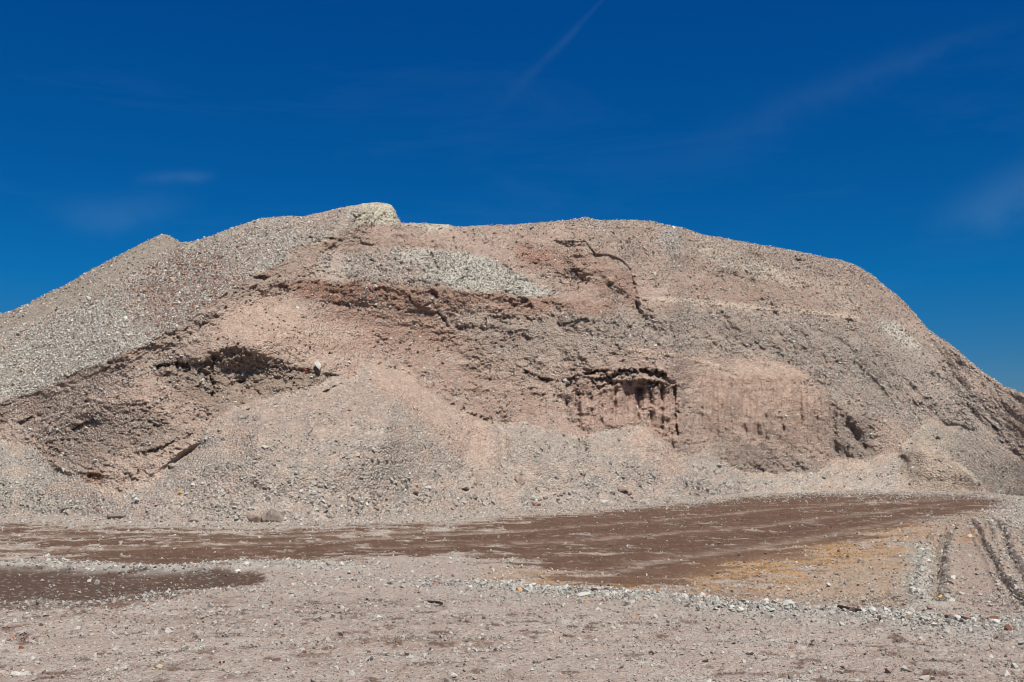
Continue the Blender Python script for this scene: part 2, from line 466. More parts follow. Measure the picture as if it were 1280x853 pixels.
# teeth marks of the excavator bucket
for gx, lo, hi, am in ((708, 500, 516, .2), (723, 494, 528, .35), (738, 496, 520, .25), (751, 492, 530, .30), (768, 486, 526, .42), (783, 490, 516, .30), (798, 482, 524, .62), (813, 490, 532, .38), (827, 484, 536, .55)):
    jx = 2.2 * fbm(PY / 9, PX * 0 + gx, 3, gx)
    R += .72 * am * np.clip(0.8 + 1.2 * fbm(PX / 20, PY / 12, 2, gx + 3), .1, 1.3) * np.exp(-np.abs((PX - gx + jx) / (3.3 + 1.6 * fbm(PX / 30, PY / 9, 2, gx + 7))) ** 1.6) * smooth(lo - 4, lo + 5, PY) * smooth(hi + 7, hi - 3, PY)
step([(846, 474), (845, 500), (846, 524), (850, 548)], .5, 18, seed=67, even=1)
crack([(843, 484), (846, 500), (846, 518), (843, 524)], 2.4, .55, jag=2, seed=68)
for gx in (895, 912, 930, 947, 965, 1000, 1020):
    R += .10 * np.exp(-((PX - gx + 2 * fbm(PY / 15, PX * 0, 2, gx)) / 3) ** 2) * smooth(475, 490, PY) * smooth(560, 540, PY)

wz2 = mask([(700, 482), (846, 478), (870, 466), (1010, 470), (1040, 500), (1095, 515), (1092, 575), (1035, 588), (950, 592), (890, 560), (840, 556), (790, 530), (710, 540)], 7)
R += wz2 * (.21 * fbm(PX / 15 + .35 * fbm(PX / 30, PY / 20, 2, 501), PY / 110, 3, 500) + .12 * fbm(PX / 5, PY / 45, 2, 502))
# meso relief: crumbly earth, gullies running down to the right
wxm, wym = PX / 1.0, PY / 1.0
diag = lambda a_, sx, sy, sd, o=4, rg=False: fbm((PX * math.cos(math.radians(a_)) + PY * math.sin(math.radians(a_))) / sx, (-PX * math.sin(math.radians(a_)) + PY * math.cos(math.radians(a_))) / sy, o, sd, 0.55, rg)
rightw = smooth(560, 800, PX)
wallz = mask([(868, 448), (1005, 455), (1040, 505), (1035, 560), (960, 580), (905, 560), (870, 530)], 8)
pinkz = mask([(262, 400), (330, 372), (400, 395), (440, 425), (480, 455), (430, 466), (370, 455), (320, 440), (280, 430)], 8)
bandz = mask([(0, 530), (100, 480), (200, 440), (260, 400), (262, 440), (190, 455), (120, 505), (60, 540), (20, 560)], 8)
rough = (1 - .6 * blob(1062, 545, 34, 40)) * np.clip(0.36 + 1.5 * fbm(PX / 44, PY / 26, 3, 88), 0.04, 1.25) * (1 + .35 * smooth(830, 1000, PX)) * (1 - .75 * np.clip(wallz + pinkz + .7 * bandz, 0, 1)) * (1 - .4 * blob(120, 545, 100, 45, -15))
R += fine_s * rightw * (1 - .6 * wallz) * .55 * diag(34, 120, 46, 74, 3)
R += fine_s * smooth(820, 950, PX) * (1.25 - .9 * wallz) * (0.27 * diag(46, 110, 22, 77, 4) + .11 * diag(53, 50, 9, 78, 4) * (.2 + rough))
R += fine_s * rightw * ((0.05 + .19 * rough) * diag(36, 60, 16, 81, 5, False))
R += fine_s * (1 - rightw) * ((0.05 + .19 * rough) * diag(24, 50, 16, 83, 5) + 0.04 * diag(-28, 30, 8, 84, 3))
R += fine_s * 0.16 * fbm(PX / 14, PY / 9, 5, 85, 0.62) * (.35 + rough)
d2, sg2, _ = seg_dist(WX, WY, slopeline)
band = smooth(30, 8, d2) * (1 - M_gsl) * smooth(470, 430, PX)
R += band * 0.06 * diag(-30, 40, 5, 86, 4, True)
crumb, cv = worley(PX / 3.2, PY / 2.5, 87)
R -= fine_s * rough * 0.085 * (1 - crumb) * (.5 + cv)
c2, cv2 = worley(PX / 9 + 0.4 * fbm(PX / 5, PY / 5, 2, 90), PY / 6, 89)
R -= fine_s * rough * 0.07 * (1 - c2) * cv2 * 1.6
R -= fine_s * 0.05 * rough * fbm(PX / 2.6, PY / 2.2, 2, 91)
pits = np.clip(fbm(PX / 5, PY / 4, 3, 92, .6) - 0.24, 0, 1) * np.clip(fbm(PX / 50, PY / 30, 2, 93) * 1.6 + 0.30, 0, 1)
R += fine_s * pits * .8 * (1 - .8 * wallz) * (1 - .85 * blob(1062, 545, 38, 42))
# scree surfaces: low lumps and small stone-sized bumps, faint runs
run = np.maximum(M_gsl, M_tal)
R += 0.12 * fbm(PX / 70, PY / 30, 3, 94) * run
R += M_gsl * 0.06 * diag(-32, 90, 7, 95, 3)
R += M_tal * 0.05 * fbm(PX / 24, PY / 30, 4, 96)
clump = np.clip(.42 + 1.7 * fbm(PX / 34, PY / 24, 5, 150, .62), .02, 1.5)
wb, _ = worley(PX / 3.0, PY / 2.3, 97)
R -= run * 0.05 * (1 - wb) * np.where(H_gsl, 1, clump)
smth = mask([(225, 548), (254, 542), (240, 565), (200, 590), (160, 618), (130, 622), (105, 612), (150, 560), (175, 566)], 4)     # smooth chute and pocket
smth = np.maximum(smth, mask([(905, 470), (922, 449), (955, 450), (1005, 462), (1010, 474), (940, 476)], 3))
smth = np.maximum(smth, mask([(430, 420), (452, 440), (500, 462), (560, 500), (600, 530), (620, 580), (600, 600), (570, 560), (520, 500), (470, 470)], 5) * .7)
smth = np.maximum(smth, mask([(260, 400), (330, 370), (400, 400), (420, 440), (370, 455), (320, 440), (290, 430)], 6) * .5)

# edges of the relief fade at the foot and the crest
edge = smooth(0, 0.02, TT) * smooth(0, 5, PY - crow[None, :])
R = R * (0.15 + 0.85 * edge) * smooth(0, .008, TT)
D = D + R
D = np.maximum(D, 15)
GX = (ra * D).astype(F32); GY = D.astype(F32); GZ = (EYE + rb_ * D).astype(F32)
base_shift = GZ[0].copy()
print('relief', time.time() - T0)

# ------------------------------------------------------------------ mound colours (earth colours, with shade painted into hollows and steep cuts)
pinkish = alb(176, 150, 138)
col = np.zeros(PX.shape + (3,), F32) + pinkish


def paint(m, c, a=1.0):
    global col
    m = (m * a)[..., None]
    col = col * (1 - m) + c * m


n1 = fbm(PX / 70, PY / 40, 4, 101); n2 = fbm(PX / 22, PY / 12, 4, 102)
paint(smooth(-0.1, 0.5, n1), alb(160, 136, 125), .6)
paint(smooth(0.0, 0.5, n2), alb(186, 164, 152), .5)
greyb = alb(158, 145, 136); redb = alb(158, 124, 109); dkred = alb(142, 106, 92); pale = alb(196, 190, 180); cream = alb(200, 190, 172)
sand = alb(190, 160, 146); shade_grey = alb(138, 124, 116)
paint(mask([(860, 385), (1075, 405), (1130, 480), (1180, 540), (1120, 530), (1040, 500), (1010, 470), (920, 445), (840, 440), (760, 425), (640, 400), (760, 390)], 8), greyb, .55)
paint(mask([(560, 400), (740, 400), (860, 430), (760, 445), (640, 455), (540, 420)], 8), alb(158, 143, 134), .6)
paint(mask([(1080, 390), (1150, 420), (1250, 520), (1290, 600), (1180, 540), (1120, 470)], 8), alb(168, 152, 143), .7)
paint(mask([(400, 380), (560, 395), (600, 430), (650, 470), (700, 530), (600, 525), (520, 470), (440, 420)], 10), alb(166, 138, 125), .7)
paint(mask([(340, 352), (420, 350), (560, 362), (700, 374), (770, 378), (770, 392), (650, 392), (560, 388), (420, 380), (370, 372)], 3), redb, .85)
paint(mask([(370, 356), (440, 355), (480, 362), (470, 374), (410, 376), (375, 368)], 3), dkred, .9)
paint(mask([(400, 384), (560, 396), (560, 430), (470, 430), (410, 405)], 8), alb(160, 126, 112), .7)
paint(mask([(640, 305), (700, 310), (740, 320), (790, 340), (800, 385), (770, 372), (720, 350), (660, 335)], 4), alb(158, 126, 113), .8)
paint(mask([(640, 306), (690, 318), (700, 330), (650, 322)], 4), alb(168, 128, 112), .8)
paint(mask([(880, 335), (940, 342), (1010, 362), (1060, 390), (960, 378), (860, 368)], 5), alb(158, 132, 118), .7)
paint(mask([(868, 298), (900, 310), (960, 330), (1012, 352), (990, 358), (930, 340), (880, 322)], 4), alb(200, 182, 168), .7)
paint(mask([(1010, 340), (1060, 370), (1100, 400), (1060, 385), (1020, 355)], 4), alb(192, 172, 158), .5)
paint(mask([(1096, 400), (1118, 404), (1152, 430), (1140, 436), (1110, 420)], 3), alb(206, 194, 182), .8)
paint(mask([(1150, 440), (1165, 450), (1140, 446)], 3), alb(200, 185, 172), .6)
# pale gravel lens, cap rock and rim
paint(mask([(480, 318), (540, 311), (572, 317), (606, 323), (642, 341), (675, 360), (700, 371), (660, 370), (624, 366), (573, 361), (530, 352), (520, 335)], 2), pale, .9)
paint(mask([(400, 322), (470, 318), (530, 330), (540, 352), (480, 350), (420, 350), (395, 338)], 4), alb(184, 168, 158), .8)
capp = mask([(385, 305), (398, 294), (425, 282), (432, 268), (445, 256), (470, 240), (500, 245), (503, 280), (478, 279), (455, 278), (442, 286), (415, 296)], 1.5)
paint(capp, cream, .95)
paint(mask([(505, 276), (560, 276), (565, 287), (545, 288), (515, 283)], 2), alb(196, 184, 168), .8)
paint(mask([(300, 345), (380, 306), (392, 300), (390, 306), (320, 345)], 2), cream, .6)
paint(mask([(835, 284), (852, 290), (850, 316), (830, 312), (822, 296)], 4), alb(178, 172, 168), .8)
paint(mask([(800, 371), (860, 373), (960, 383), (1060, 392), (1080, 400), (1050, 398), (960, 389), (860, 379), (800, 376)], 1.2, False), alb(205, 182, 165), .8)
paint(mask([(785, 434), (850, 441), (905, 458), (900, 464), (850, 447), (785, 439)], 1.0, False), alb(205, 175, 158), .8)
# pink walls and pockets, then painted shade on steep and hollow parts
paint(mask([(720, 480), (845, 480), (850, 560), (800, 530), (722, 545)], 4), alb(182, 148, 134), .6)
paint(mask([(870, 462), (1000, 466), (1035, 500), (1000, 540), (880, 530)], 8), alb(186, 156, 141), .8)
paint(mask([(905, 470), (922, 448), (955, 449), (1005, 462), (1012, 476), (940, 477)], 2), alb(190, 160, 144), .9)
paint(mask([(915, 470), (940, 466), (1000, 468), (1005, 476), (930, 478)], 3), alb(168, 134, 116), .7)
paint(mask([(885, 540), (960, 560), (1035, 575), (1030, 590), (950, 595), (900, 578)], 5), shade_grey, .6)  # shade along the foot of the curved wall, painted into the colour
paint(mask([(1035, 512), (1090, 518), (1092, 578), (1045, 572)], 5), shade_grey, .7)  # side of the buttress turned from the sun, painted darker as shade
paint(mask([(262, 400), (330, 372), (400, 395), (440, 425), (430, 462), (370, 455), (320, 440), (280, 430)], 8), alb(188, 158, 143), .8)
paint(mask([(400, 395), (450, 400), (520, 470), (560, 500), (480, 470), (440, 450)], 7), alb(190, 158, 144), .7)
paint(mask([(360, 500), (420, 480), (450, 450), (470, 480), (430, 490), (380, 512)], 4), alb(192, 156, 140), .7)
paint(mask([(190, 452), (262, 440), (290, 430), (320, 442), (380, 460), (415, 470), (390, 494), (330, 506), (262, 512), (230, 498)], 5), alb(146, 126, 114), .8)  # brown cave recess, its shade painted into the earth colour
paint(mask([(44, 552), (90, 515), (150, 500), (190, 515), (245, 545), (190, 570), (130, 570), (98, 596), (68, 585)], 5), alb(144, 127, 117), .65)  # dimness of the steep left hollow, painted as a darker earth
paint(band * smooth(-.4, .2, n2), alb(150, 130, 119), .75)  # steep cut under the gravel slope, its dim light painted as darker colour
paint(mask([(0, 530), (100, 480), (200, 440), (260, 410), (240, 440), (180, 470), (80, 520), (20, 560)], 8), alb(166, 148, 139), .6)
# scree colours
paint(H_gsl.astype(F32), alb(176, 162, 152))
paint(H_gsl * smooth(0.0, .5, fbm((PX + PY * 1.6) / 60, (PY - PX * 0) / 60, 3, 110)), alb(158, 142, 134), .7)
paint(H_gsl * mask([(180, 350), (300, 300), (330, 320), (260, 370), (200, 400), (150, 400)], 14), alb(162, 134, 124), .7)
paint(H_gsl * mask([(290, 290), (430, 255), (430, 285), (330, 325), (290, 320)], 8), alb(172, 146, 134), .8)
paint(H_gsl * mask([(-60, 400), (100, 374), (229, 300), (232, 316), (120, 380), (0, 440)], 4), alb(172, 150, 138), .8)
paint(H_tal.astype(F32), alb(172, 156, 147))
paint(H_tal * smooth(0.0, .45, fbm(PX / 40, PY / 26, 4, 111)), alb(160, 148, 141), .8)
paint(H_tal * mask([(-60, 545), (40, 556), (98, 602), (90, 650), (-60, 650)], 6), alb(166, 155, 147), .8)
paint(H_tal * mask([(260, 510), (440, 470), (520, 480), (450, 540), (350, 560), (270, 560)], 12), alb(172, 148, 137), .6)
paint(H_tal * mask([(452, 440), (500, 460), (560, 505), (612, 530), (628, 580), (600, 590), (560, 560), (500, 500), (470, 490)], 5), alb(190, 158, 143), .75)
paint(H_tal * mask([(570, 560), (620, 560), (640, 640), (560, 640)], 8), alb(178, 158, 147), .6)
paint(H_tal * mask([(780, 532), (810, 530), (850, 570), (880, 600), (830, 590), (790, 560)], 5), alb(190, 160, 146), .7)
paint(H_tal * mask([(1040, 575), (1090, 578), (1090, 600), (1050, 600)], 4), alb(190, 165, 150), .7)
paint(H_tal * mask([(870, 566), (940, 592), (1120, 590), (1130, 615), (900, 620), (850, 600)], 6), alb(180, 166, 158), .7)
paint(H_tal * mask([(1128, 545), (1165, 523), (1280, 580), (1290, 625), (1230, 615), (1180, 560), (1140, 556)], 4), alb(170, 157, 146), .8)
dt_, st_, at_ = seg_dist(WX, WY, tal)
paint(H_tal * smooth(9, 2, dt_) * smooth(-.3, .2, n2), alb(194, 170, 154), .6)
paint(H_tal * smooth(.35, .05, clump), alb(186, 160, 146), .55)
paint(cone_r * H_tal, alb(180, 158, 143), .8)
paint(smth, alb(188, 164, 151), .55)
paint(mask([(97, 592), (115, 590), (130, 594), (126, 602), (106, 604)], 1.2), alb(150, 104, 70), .9)
sb = fbm(PX / 170 + 3, (PY - .06 * PX + 10 * fbm(PX / 90, PY / 60, 2, 511)) / 9, 4, 510, .6)
paint(smooth(.1, .4, sb) * fine * smooth(1150, 900, PX), alb(152, 124, 110), .42)
paint(smooth(.1, .4, -sb) * fine * smooth(1150, 900, PX), alb(192, 172, 158), .38)
# stones in the earth, streaks of dust and tint jitter
paint(smooth(.25, .6, diag(38, 60, 5, 120, 4)) * rightw * fine, alb(184, 166, 155), .45)
paint(smooth(.2, .6, diag(38, 40, 7, 121, 4)) * fine, alb(146, 126, 116), .40)
sp, sv = worley(PX / 3.1, PY / 2.4, 130)
chip = smooth(.45, .25, sp)
paint(chip * (sv > .78) * (0.35 + 0.65 * run) * (1 - .7 * smth), alb(204, 192, 182), .6)
paint(chip * (sv < .18) * (0.4 + 0.6 * run) * (1 - .7 * smth), alb(126, 110, 102), .55)
paint(chip * ((sv > .5) & (sv < .54)), alb(150, 96, 80), .5)
col *= (1 + 0.10 * fbm(PX / 3, PY / 2.4, 2, 131))[..., None]
col = np.clip(col * 1.04, 0.01, 0.8)
print('paint', time.time() - T0)


# ------------------------------------------------------------------ mesh building
def make_mesh(name, verts, quads, cols_=None, smooth_=True):
    me = bpy.data.meshes.new(name)
    me.vertices.add(len(verts)); me.vertices.foreach_set('co', verts.astype(F32).ravel())
    me.loops.add(quads.size); me.loops.foreach_set('vertex_index', quads.astype(np.int32).ravel())
    me.polygons.add(len(quads)); me.polygons.foreach_set('loop_start', np.arange(0, quads.size, quads.shape[1], dtype=np.int32))
    me.polygons.foreach_set('use_smooth', np.full(len(quads), smooth_))
    if cols_ is not None:
        a = me.color_attributes.new('earth', 'FLOAT_COLOR', 'POINT')
        a.data.foreach_set('color', np.concatenate([cols_, np.ones((len(cols_), 1), F32)], 1).astype(F32).ravel())
    me.update(calc_edges=True)
    me.validate()
    return me


def sub_mesh(name, V, Q, K):
    u, inv = np.unique(Q.ravel(), return_inverse=True)
    return make_mesh(name, V[u], inv.reshape(Q.shape), K[u])


def link(name, data, mat=None, parent=None, **props):
    o = bpy.data.objects.new(name, data)
    C.objects.link(o)
    if mat is not None and data is not None:
        data.materials.append(mat)
    if parent is not None:
        o.parent = parent
    for k, v in props.items():
        o[k] = v
    return o


# ------------------------------------------------------------------ materials
def earth_material(name, grain=1.0, bump=1.0, near=False):
    m = bpy.data.materials.new(name)
    m.use_nodes = True
    t = m.node_tree; t.nodes.clear()
    out = N(t, 'ShaderNodeOutputMaterial'); p = N(t, 'ShaderNodeBsdfPrincipled', i_Roughness=0.95)
    p.inputs['Specular IOR Level'].default_value = 0.15
    at = N(t, 'ShaderNodeAttribute', attribute_name='earth')
    g = N(t, 'ShaderNodeNewGeometry')
    v1 = N(t, 'ShaderNodeTexVoronoi', i_Scale=(26.0 if near else 15.0) * grain)
    v2 = N(t, 'ShaderNodeTexVoronoi', i_Scale=(70.0 if near else 34.0) * grain)
    n1_ = N(t, 'ShaderNodeTexNoise', i_Scale=(9.0 if near else 4.0), i_Detail=8.0, i_Roughness=0.7)
    for x in (v1, v2, n1_):
        t.links.new(g.outputs['Position'], x.inputs['Vector'])
    s1 = N(t, 'ShaderNodeSeparateColor'); t.links.new(v1.outputs['Color'], s1.inputs[0])
    s2 = N(t, 'ShaderNodeSeparateColor'); t.links.new(v2.outputs['Color'], s2.inputs[0])
    r1 = N(t, 'ShaderNodeMapRange', i_1=0.0, i_2=1.0, i_3=(0.93 if near else 0.87), i_4=(1.07 if near else 1.13)); t.links.new(s1.outputs[0], r1.inputs[0])
    r2 = N(t, 'ShaderNodeMapRange', i_1=0.0, i_2=1.0, i_3=(0.93 if near else 0.85), i_4=(1.07 if near else 1.15)); t.links.new(s2.outputs[0], r2.inputs[0])
    r3 = N(t, 'ShaderNodeMapRange', i_1=0.3, i_2=0.7, i_3=(0.9 if near else 0.80), i_4=(1.1 if near else 1.20)); t.links.new(n1_.outputs[0], r3.inputs[0])
    a = N(t, 'ShaderNodeMath', operation='MULTIPLY'); b = N(t, 'ShaderNodeMath', operation='MULTIPLY')
    t.links.new(r1.outputs[0], a.inputs[0]); t.links.new(r2.outputs[0], a.inputs[1])
    t.links.new(a.outputs[0], b.inputs[0]); t.links.new(r3.outputs[0], b.inputs[1])
    vm = N(t, 'ShaderNodeVectorMath', operation='SCALE')
    t.links.new(at.outputs['Color'], vm.inputs[0]); t.links.new(b.outputs[0], vm.inputs['Scale'])
    t.links.new(vm.outputs[0], p.inputs['Base Color'])
    # relief of grains
    h = N(t, 'ShaderNodeMath', operation='MULTIPLY_ADD'); h.inputs[1].default_value = -1.0
    t.links.new(v1.outputs['Distance'], h.inputs[0]); t.links.new(n1_.outputs[0], h.inputs[2])
    h2 = N(t, 'ShaderNodeMath', operation='MULTIPLY_ADD'); h2.inputs[1].default_value = -0.45
    t.links.new(v2.outputs['Distance'], h2.inputs[0]); t.links.new(h.outputs[0], h2.inputs[2])
    bp = N(t, 'ShaderNodeBump', i_Strength=0.9 * bump, i_Distance=(0.025 if near else 0.06))
    t.links.new(h2.outputs[0], bp.inputs['Height']); t.links.new(bp.outputs[0], p.inputs['Normal'])
    t.links.new(p.outputs[0], out.inputs[0])
    return m


def stone_material(name, attr_type='INSTANCER', color=None):
    m = bpy.data.materials.new(name)
    m.use_nodes = True
    t = m.node_tree; t.nodes.clear()
    out = N(t, 'ShaderNodeOutputMaterial'); p = N(t, 'ShaderNodeBsdfPrincipled', i_Roughness=0.9)
    p.inputs['Specular IOR Level'].default_value = 0.2
    tcn = N(t, 'ShaderNodeTexCoord')
    n = N(t, 'ShaderNodeTexNoise', i_Scale=2.2 if color is None else 9.0, i_Detail=6.0, i_Roughness=0.7)
    t.links.new(tcn.outputs['Object'], n.inputs['Vector'])
    r = N(t, 'ShaderNodeMapRange', i_1=0.3, i_2=0.7, i_3=0.78, i_4=1.18); t.links.new(n.outputs[0], r.inputs[0])
    vm = N(t, 'ShaderNodeVectorMath', operation='SCALE')
    if color is None:
        at = N(t, 'ShaderNodeAttribute', attribute_name='tint', attribute_type=attr_type)
        t.links.new(at.outputs['Color'], vm.inputs[0])
    else:
        vm.inputs[0].default_value = tuple(float(c) for c in color)
    t.links.new(r.outputs[0], vm.inputs['Scale']); t.links.new(vm.outputs[0], p.inputs['Base Color'])
    bp = N(t, 'ShaderNodeBump', i_Strength=0.5, i_Distance=0.02)
    t.links.new(n.outputs[0], bp.inputs['Height']); t.links.new(bp.outputs[0], p.inputs['Normal'])
    t.links.new(p.outputs[0], out.inputs[0])
    return m


M_earth = earth_material('earth_of_the_heap')
M_ground = earth_material('yard_ground', near=True)
M_chip = stone_material('loose_stone')


# ------------------------------------------------------------------ rock shapes
def rock_mesh(name, n=14, seed=0, flat=0.75, jag=0.0, sub=False):
    r = random.Random(seed)
    bm = bmesh.new()
    for i in range(n):
        v = Vector((r.gauss(0, 1), r.gauss(0, 1), r.gauss(0, 1))).normalized() * r.uniform(.8, 1.05)
        bm.verts.new((v.x * r.uniform(.85, 1.2), v.y * .9, v.z * flat))
    ret = bmesh.ops.convex_hull(bm, input=bm.verts)
    bmesh.ops.delete(bm, geom=[g for g in ret['geom_interior'] if isinstance(g, bmesh.types.BMVert)], context='VERTS')
    if sub:
        bmesh.ops.bevel(bm, geom=list(bm.edges), offset=.07, segments=1, affect='EDGES', clamp_overlap=True)
        bmesh.ops.triangulate(bm, faces=[f for f in bm.faces if len(f.verts) > 4])
        bmesh.ops.subdivide_edges(bm, edges=list(bm.edges), cuts=1, use_grid_fill=True)
        for v in bm.verts:
            k = v.co.copy() * 3.1
            d_ = math.sin(k.x * 2.1 + seed) * math.sin(k.y * 1.7 + seed * 2) * math.sin(k.z * 2.3 + 1)
            v.co *= 1 + .09 * d_ + r.uniform(-.04, .04)
    bmesh.ops.recalc_face_normals(bm, faces=bm.faces)
    me = bpy.data.meshes.new(name); bm.to_mesh(me); bm.free()
    return me


proto = bpy.data.collections.new('stone_shapes')          # kept out of the scene; only used as instances of loose gravel
for k in range(8):
    me = rock_mesh('loose_stone', 9 + k % 4, 100 + k, flat=.55 + .07 * (k % 5))
    me.materials.append(M_chip)
    o = bpy.data.objects.new('loose_stone', me)
    proto.objects.link(o)

ng = bpy.data.node_groups.new('scatter_stones', 'GeometryNodeTree')
ng.interface.new_socket('Geometry', in_out='INPUT', socket_type='NodeSocketGeometry')
ng.interface.new_socket('Geometry', in_out='OUTPUT', socket_type='NodeSocketGeometry')
gi = ng.nodes.new('NodeGroupInput'); go = ng.nodes.new('NodeGroupOutput')
iop = ng.nodes.new('GeometryNodeInstanceOnPoints')
ci = ng.nodes.new('GeometryNodeCollectionInfo'); ci.inputs['Collection'].default_value = proto
ci.inputs['Separate Children'].default_value = True
ci.inputs['Reset Children'].default_value = True


def named(nm, dt):
    n = ng.nodes.new('GeometryNodeInputNamedAttribute'); n.data_type = dt; n.inputs[0].default_value = nm
    return n.outputs[0]


iop.inputs['Pick Instance'].default_value = True
ng.links.new(gi.outputs[0], iop.inputs['Points']); ng.links.new(ci.outputs[0], iop.inputs['Instance'])
ng.links.new(named('pick', 'INT'), iop.inputs['Instance Index'])
ng.links.new(named('rot', 'FLOAT_VECTOR'), iop.inputs['Rotation'])
ng.links.new(named('size', 'FLOAT_VECTOR'), iop.inputs['Scale'])
ng.links.new(iop.outputs[0], go.inputs[0])


def scatter(name, P, size, tint, parent=None, **props):
    me = bpy.data.meshes.new(name)
    n = len(P)
    me.vertices.add(n); me.vertices.foreach_set('co', P.astype(F32).ravel())
    a = me.attributes.new('pick', 'INT', 'POINT'); a.data.foreach_set('value', rng.integers(0, 8, n).astype(np.int32))
    a = me.attributes.new('rot', 'FLOAT_VECTOR', 'POINT'); a.data.foreach_set('vector', (rng.random((n, 3)) * [2.4, 2.4, 6.28] - [1.2, 1.2, 0]).astype(F32).ravel())
    sz = size[:, None] * (0.75 + 0.5 * rng.random((n, 3)))
    a = me.attributes.new('size', 'FLOAT_VECTOR', 'POINT'); a.data.foreach_set('vector', sz.astype(F32).ravel())
    a = me.attributes.new('tint', 'FLOAT_COLOR', 'POINT'); a.data.foreach_set('color', np.concatenate([tint, np.ones((n, 1))], 1).astype(F32).ravel())
    o = link(name, me, None, parent, kind='stuff', **props)
    md = o.modifiers.new('scatter', 'NODES'); md.node_group = ng
    return o


PAL = np.array([alb(196, 190, 184), alb(176, 166, 160), alb(158, 146, 140), alb(140, 128, 122), alb(216, 211, 205), alb(166, 128, 112), alb(150, 104, 90), alb(190, 166, 148), alb(120, 108, 103)])


def tints(n, w, base=None, mixb=.3):
    w = np.array(w, float); w /= w.sum()
    c = PAL[rng.choice(len(PAL), n, p=w)] * (0.80 + 0.38 * rng.random((n, 1)))
    if base is not None:
        c = c * (1 - mixb) + base * mixb
    return np.clip(c, .02, .85)


# ------------------------------------------------------------------ the heap
ncol = len(cols)
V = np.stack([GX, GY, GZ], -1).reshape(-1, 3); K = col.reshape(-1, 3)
idx = np.arange(NR * ncol).reshape(NR, ncol)
Q = np.stack([idx[:-1, :-1], idx[:-1, 1:], idx[1:, 1:], idx[1:, :-1]], -1)
part = np.zeros((NR, ncol), int)                      # 0 face
part[H_gsl] = 1
cone_edges = [(-900, 105, 'left'), (105, 640, 'big'), (640, 722, 'mid'), (722, 884, 'teeth'), (884, 1128, 'apron'), (1128, 2500, 'right')]
for k, (a_, b_, _) in enumerate(cone_edges):
    part[H_tal & (PX + 5 * fbm(PY / 9, PX * 0, 2, 5) >= a_) & (PX + 5 * fbm(PY / 9, PX * 0, 2, 5) < b_)] = 2 + k
part[(capp > .55) & (PY < 292)] = 9
qp = part[:-1, :-1]
heap = bpy.data.objects.new('gravel_heap', None); C.objects.link(heap)
heap.location = (0, 0, 0)
heap['label'] = 'huge dug-out heap of pinkish grey gravel behind the brown track'
heap['category'] = 'gravel heap'
names = {0: 'dug_face', 1: 'gravel_slope', 9: 'cap_block'}
plabel = {1: 'long slope of loose grey and reddish stones', 9: 'cream block of hardened earth on the highest point',
          2: 'cone of grey gravel under the dark hollow', 3: 'broad stony cone of slumped earth below the white slab', 4: 'low pink-topped gravel cone',
          5: 'gravel cone under the bucket tooth marks', 6: 'pale low apron of dust under the curved wall', 7: 'cone of grey gravel with a ridged spur'}
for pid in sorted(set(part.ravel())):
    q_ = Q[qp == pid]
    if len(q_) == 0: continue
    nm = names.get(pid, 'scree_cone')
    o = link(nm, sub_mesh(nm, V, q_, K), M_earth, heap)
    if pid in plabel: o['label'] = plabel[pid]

# top, back and below-foot skirt of the heap
db_ = np.concatenate([[0], np.cumsum(np.geomspace(.12, 3.2, 17))]).astype(F32)
xc, yc, zc = GX[-1], GY[-1], GZ[-1]
sub = slice(None, None, 3)
xs_, ys_, zs_ = xc[sub], yc[sub], zc[sub]
bx = xs_[None] + 0 * db_[:, None]; by = ys_[None] + db_[:, None]
bz = zs_[None] - 0.02 - 0.62 * (np.sqrt(db_[:, None] ** 2 + 2.0 ** 2) - 2.0) + .06 * fbm(bx * 1.3, by * 1.3, 3, 140) * smooth(.2, 1.5, db_[:, None])
bz = np.maximum(bz, -0.6)
Vb = np.stack([bx, by, bz], -1).reshape(-1, 3); ib = np.arange(bx.size).reshape(bx.shape)
Qb = np.stack([ib[:-1, :-1], ib[:-1, 1:], ib[1:, 1:], ib[1:, :-1]], -1).reshape(-1, 4)
Kb = np.zeros((len(Vb), 3), F32) + alb(172, 150, 139)
link('back_slope', make_mesh('back_slope', Vb, Qb, Kb), M_earth, heap)
sk = np.array([0.0, 0.15, 0.6, 1.2])
x0, y0, z0 = GX[0][sub], GY[0][sub], GZ[0][sub]
kx = x0[None] * (1 - sk[:, None] * .0); ky = y0[None] - np.array([0, .25, .7, 1.4])[:, None]; kz = z0[None] - np.array([0, .07, .25, .6])[:, None]
Vs = np.stack([kx, ky, kz], -1).reshape(-1, 3); is_ = np.arange(kx.size).reshape(kx.shape)
Qs = np.stack([is_[:-1, 1:], is_[:-1, :-1], is_[1:, :-1], is_[1:, 1:]], -1).reshape(-1, 4)
link('dusty_toe', make_mesh('dusty_toe', Vs, Qs, np.repeat(col[0][sub][None], 4, 0).reshape(-1, 3)), M_earth, heap)

# loose stones lying on it
P4 = V.reshape(NR, ncol, 3)
e1 = P4[:-1, 1:] - P4[:-1, :-1]; e2 = P4[1:, :-1] - P4[:-1, :-1]
cr_ = np.cross(e1, e2); area = np.linalg.norm(cr_, axis=-1)
area = np.where((PX[:-1, :-1] > -260) & (PX[:-1, :-1] < 1540), area, 0)
area = np.minimum(area, np.where((PX[:-1, :-1] > -5) & (PX[:-1, :-1] < 1285), .02, .06))
nrm = cr_ / np.maximum(np.linalg.norm(cr_, axis=-1, keepdims=True), 1e-9)


def sample(dens):
    """dens: stones per square metre for each quad"""
    p = (dens * area).ravel()
    n = rng.poisson(p)
    qi = np.repeat(np.arange(len(p)), n)
    r_, c_ = np.divmod(qi, ncol - 1)
    u = rng.random((len(qi), 1)); v = rng.random((len(qi), 1))
    return P4[r_, c_] + e1[r_, c_] * u + e2[r_, c_] * v, r_, c_


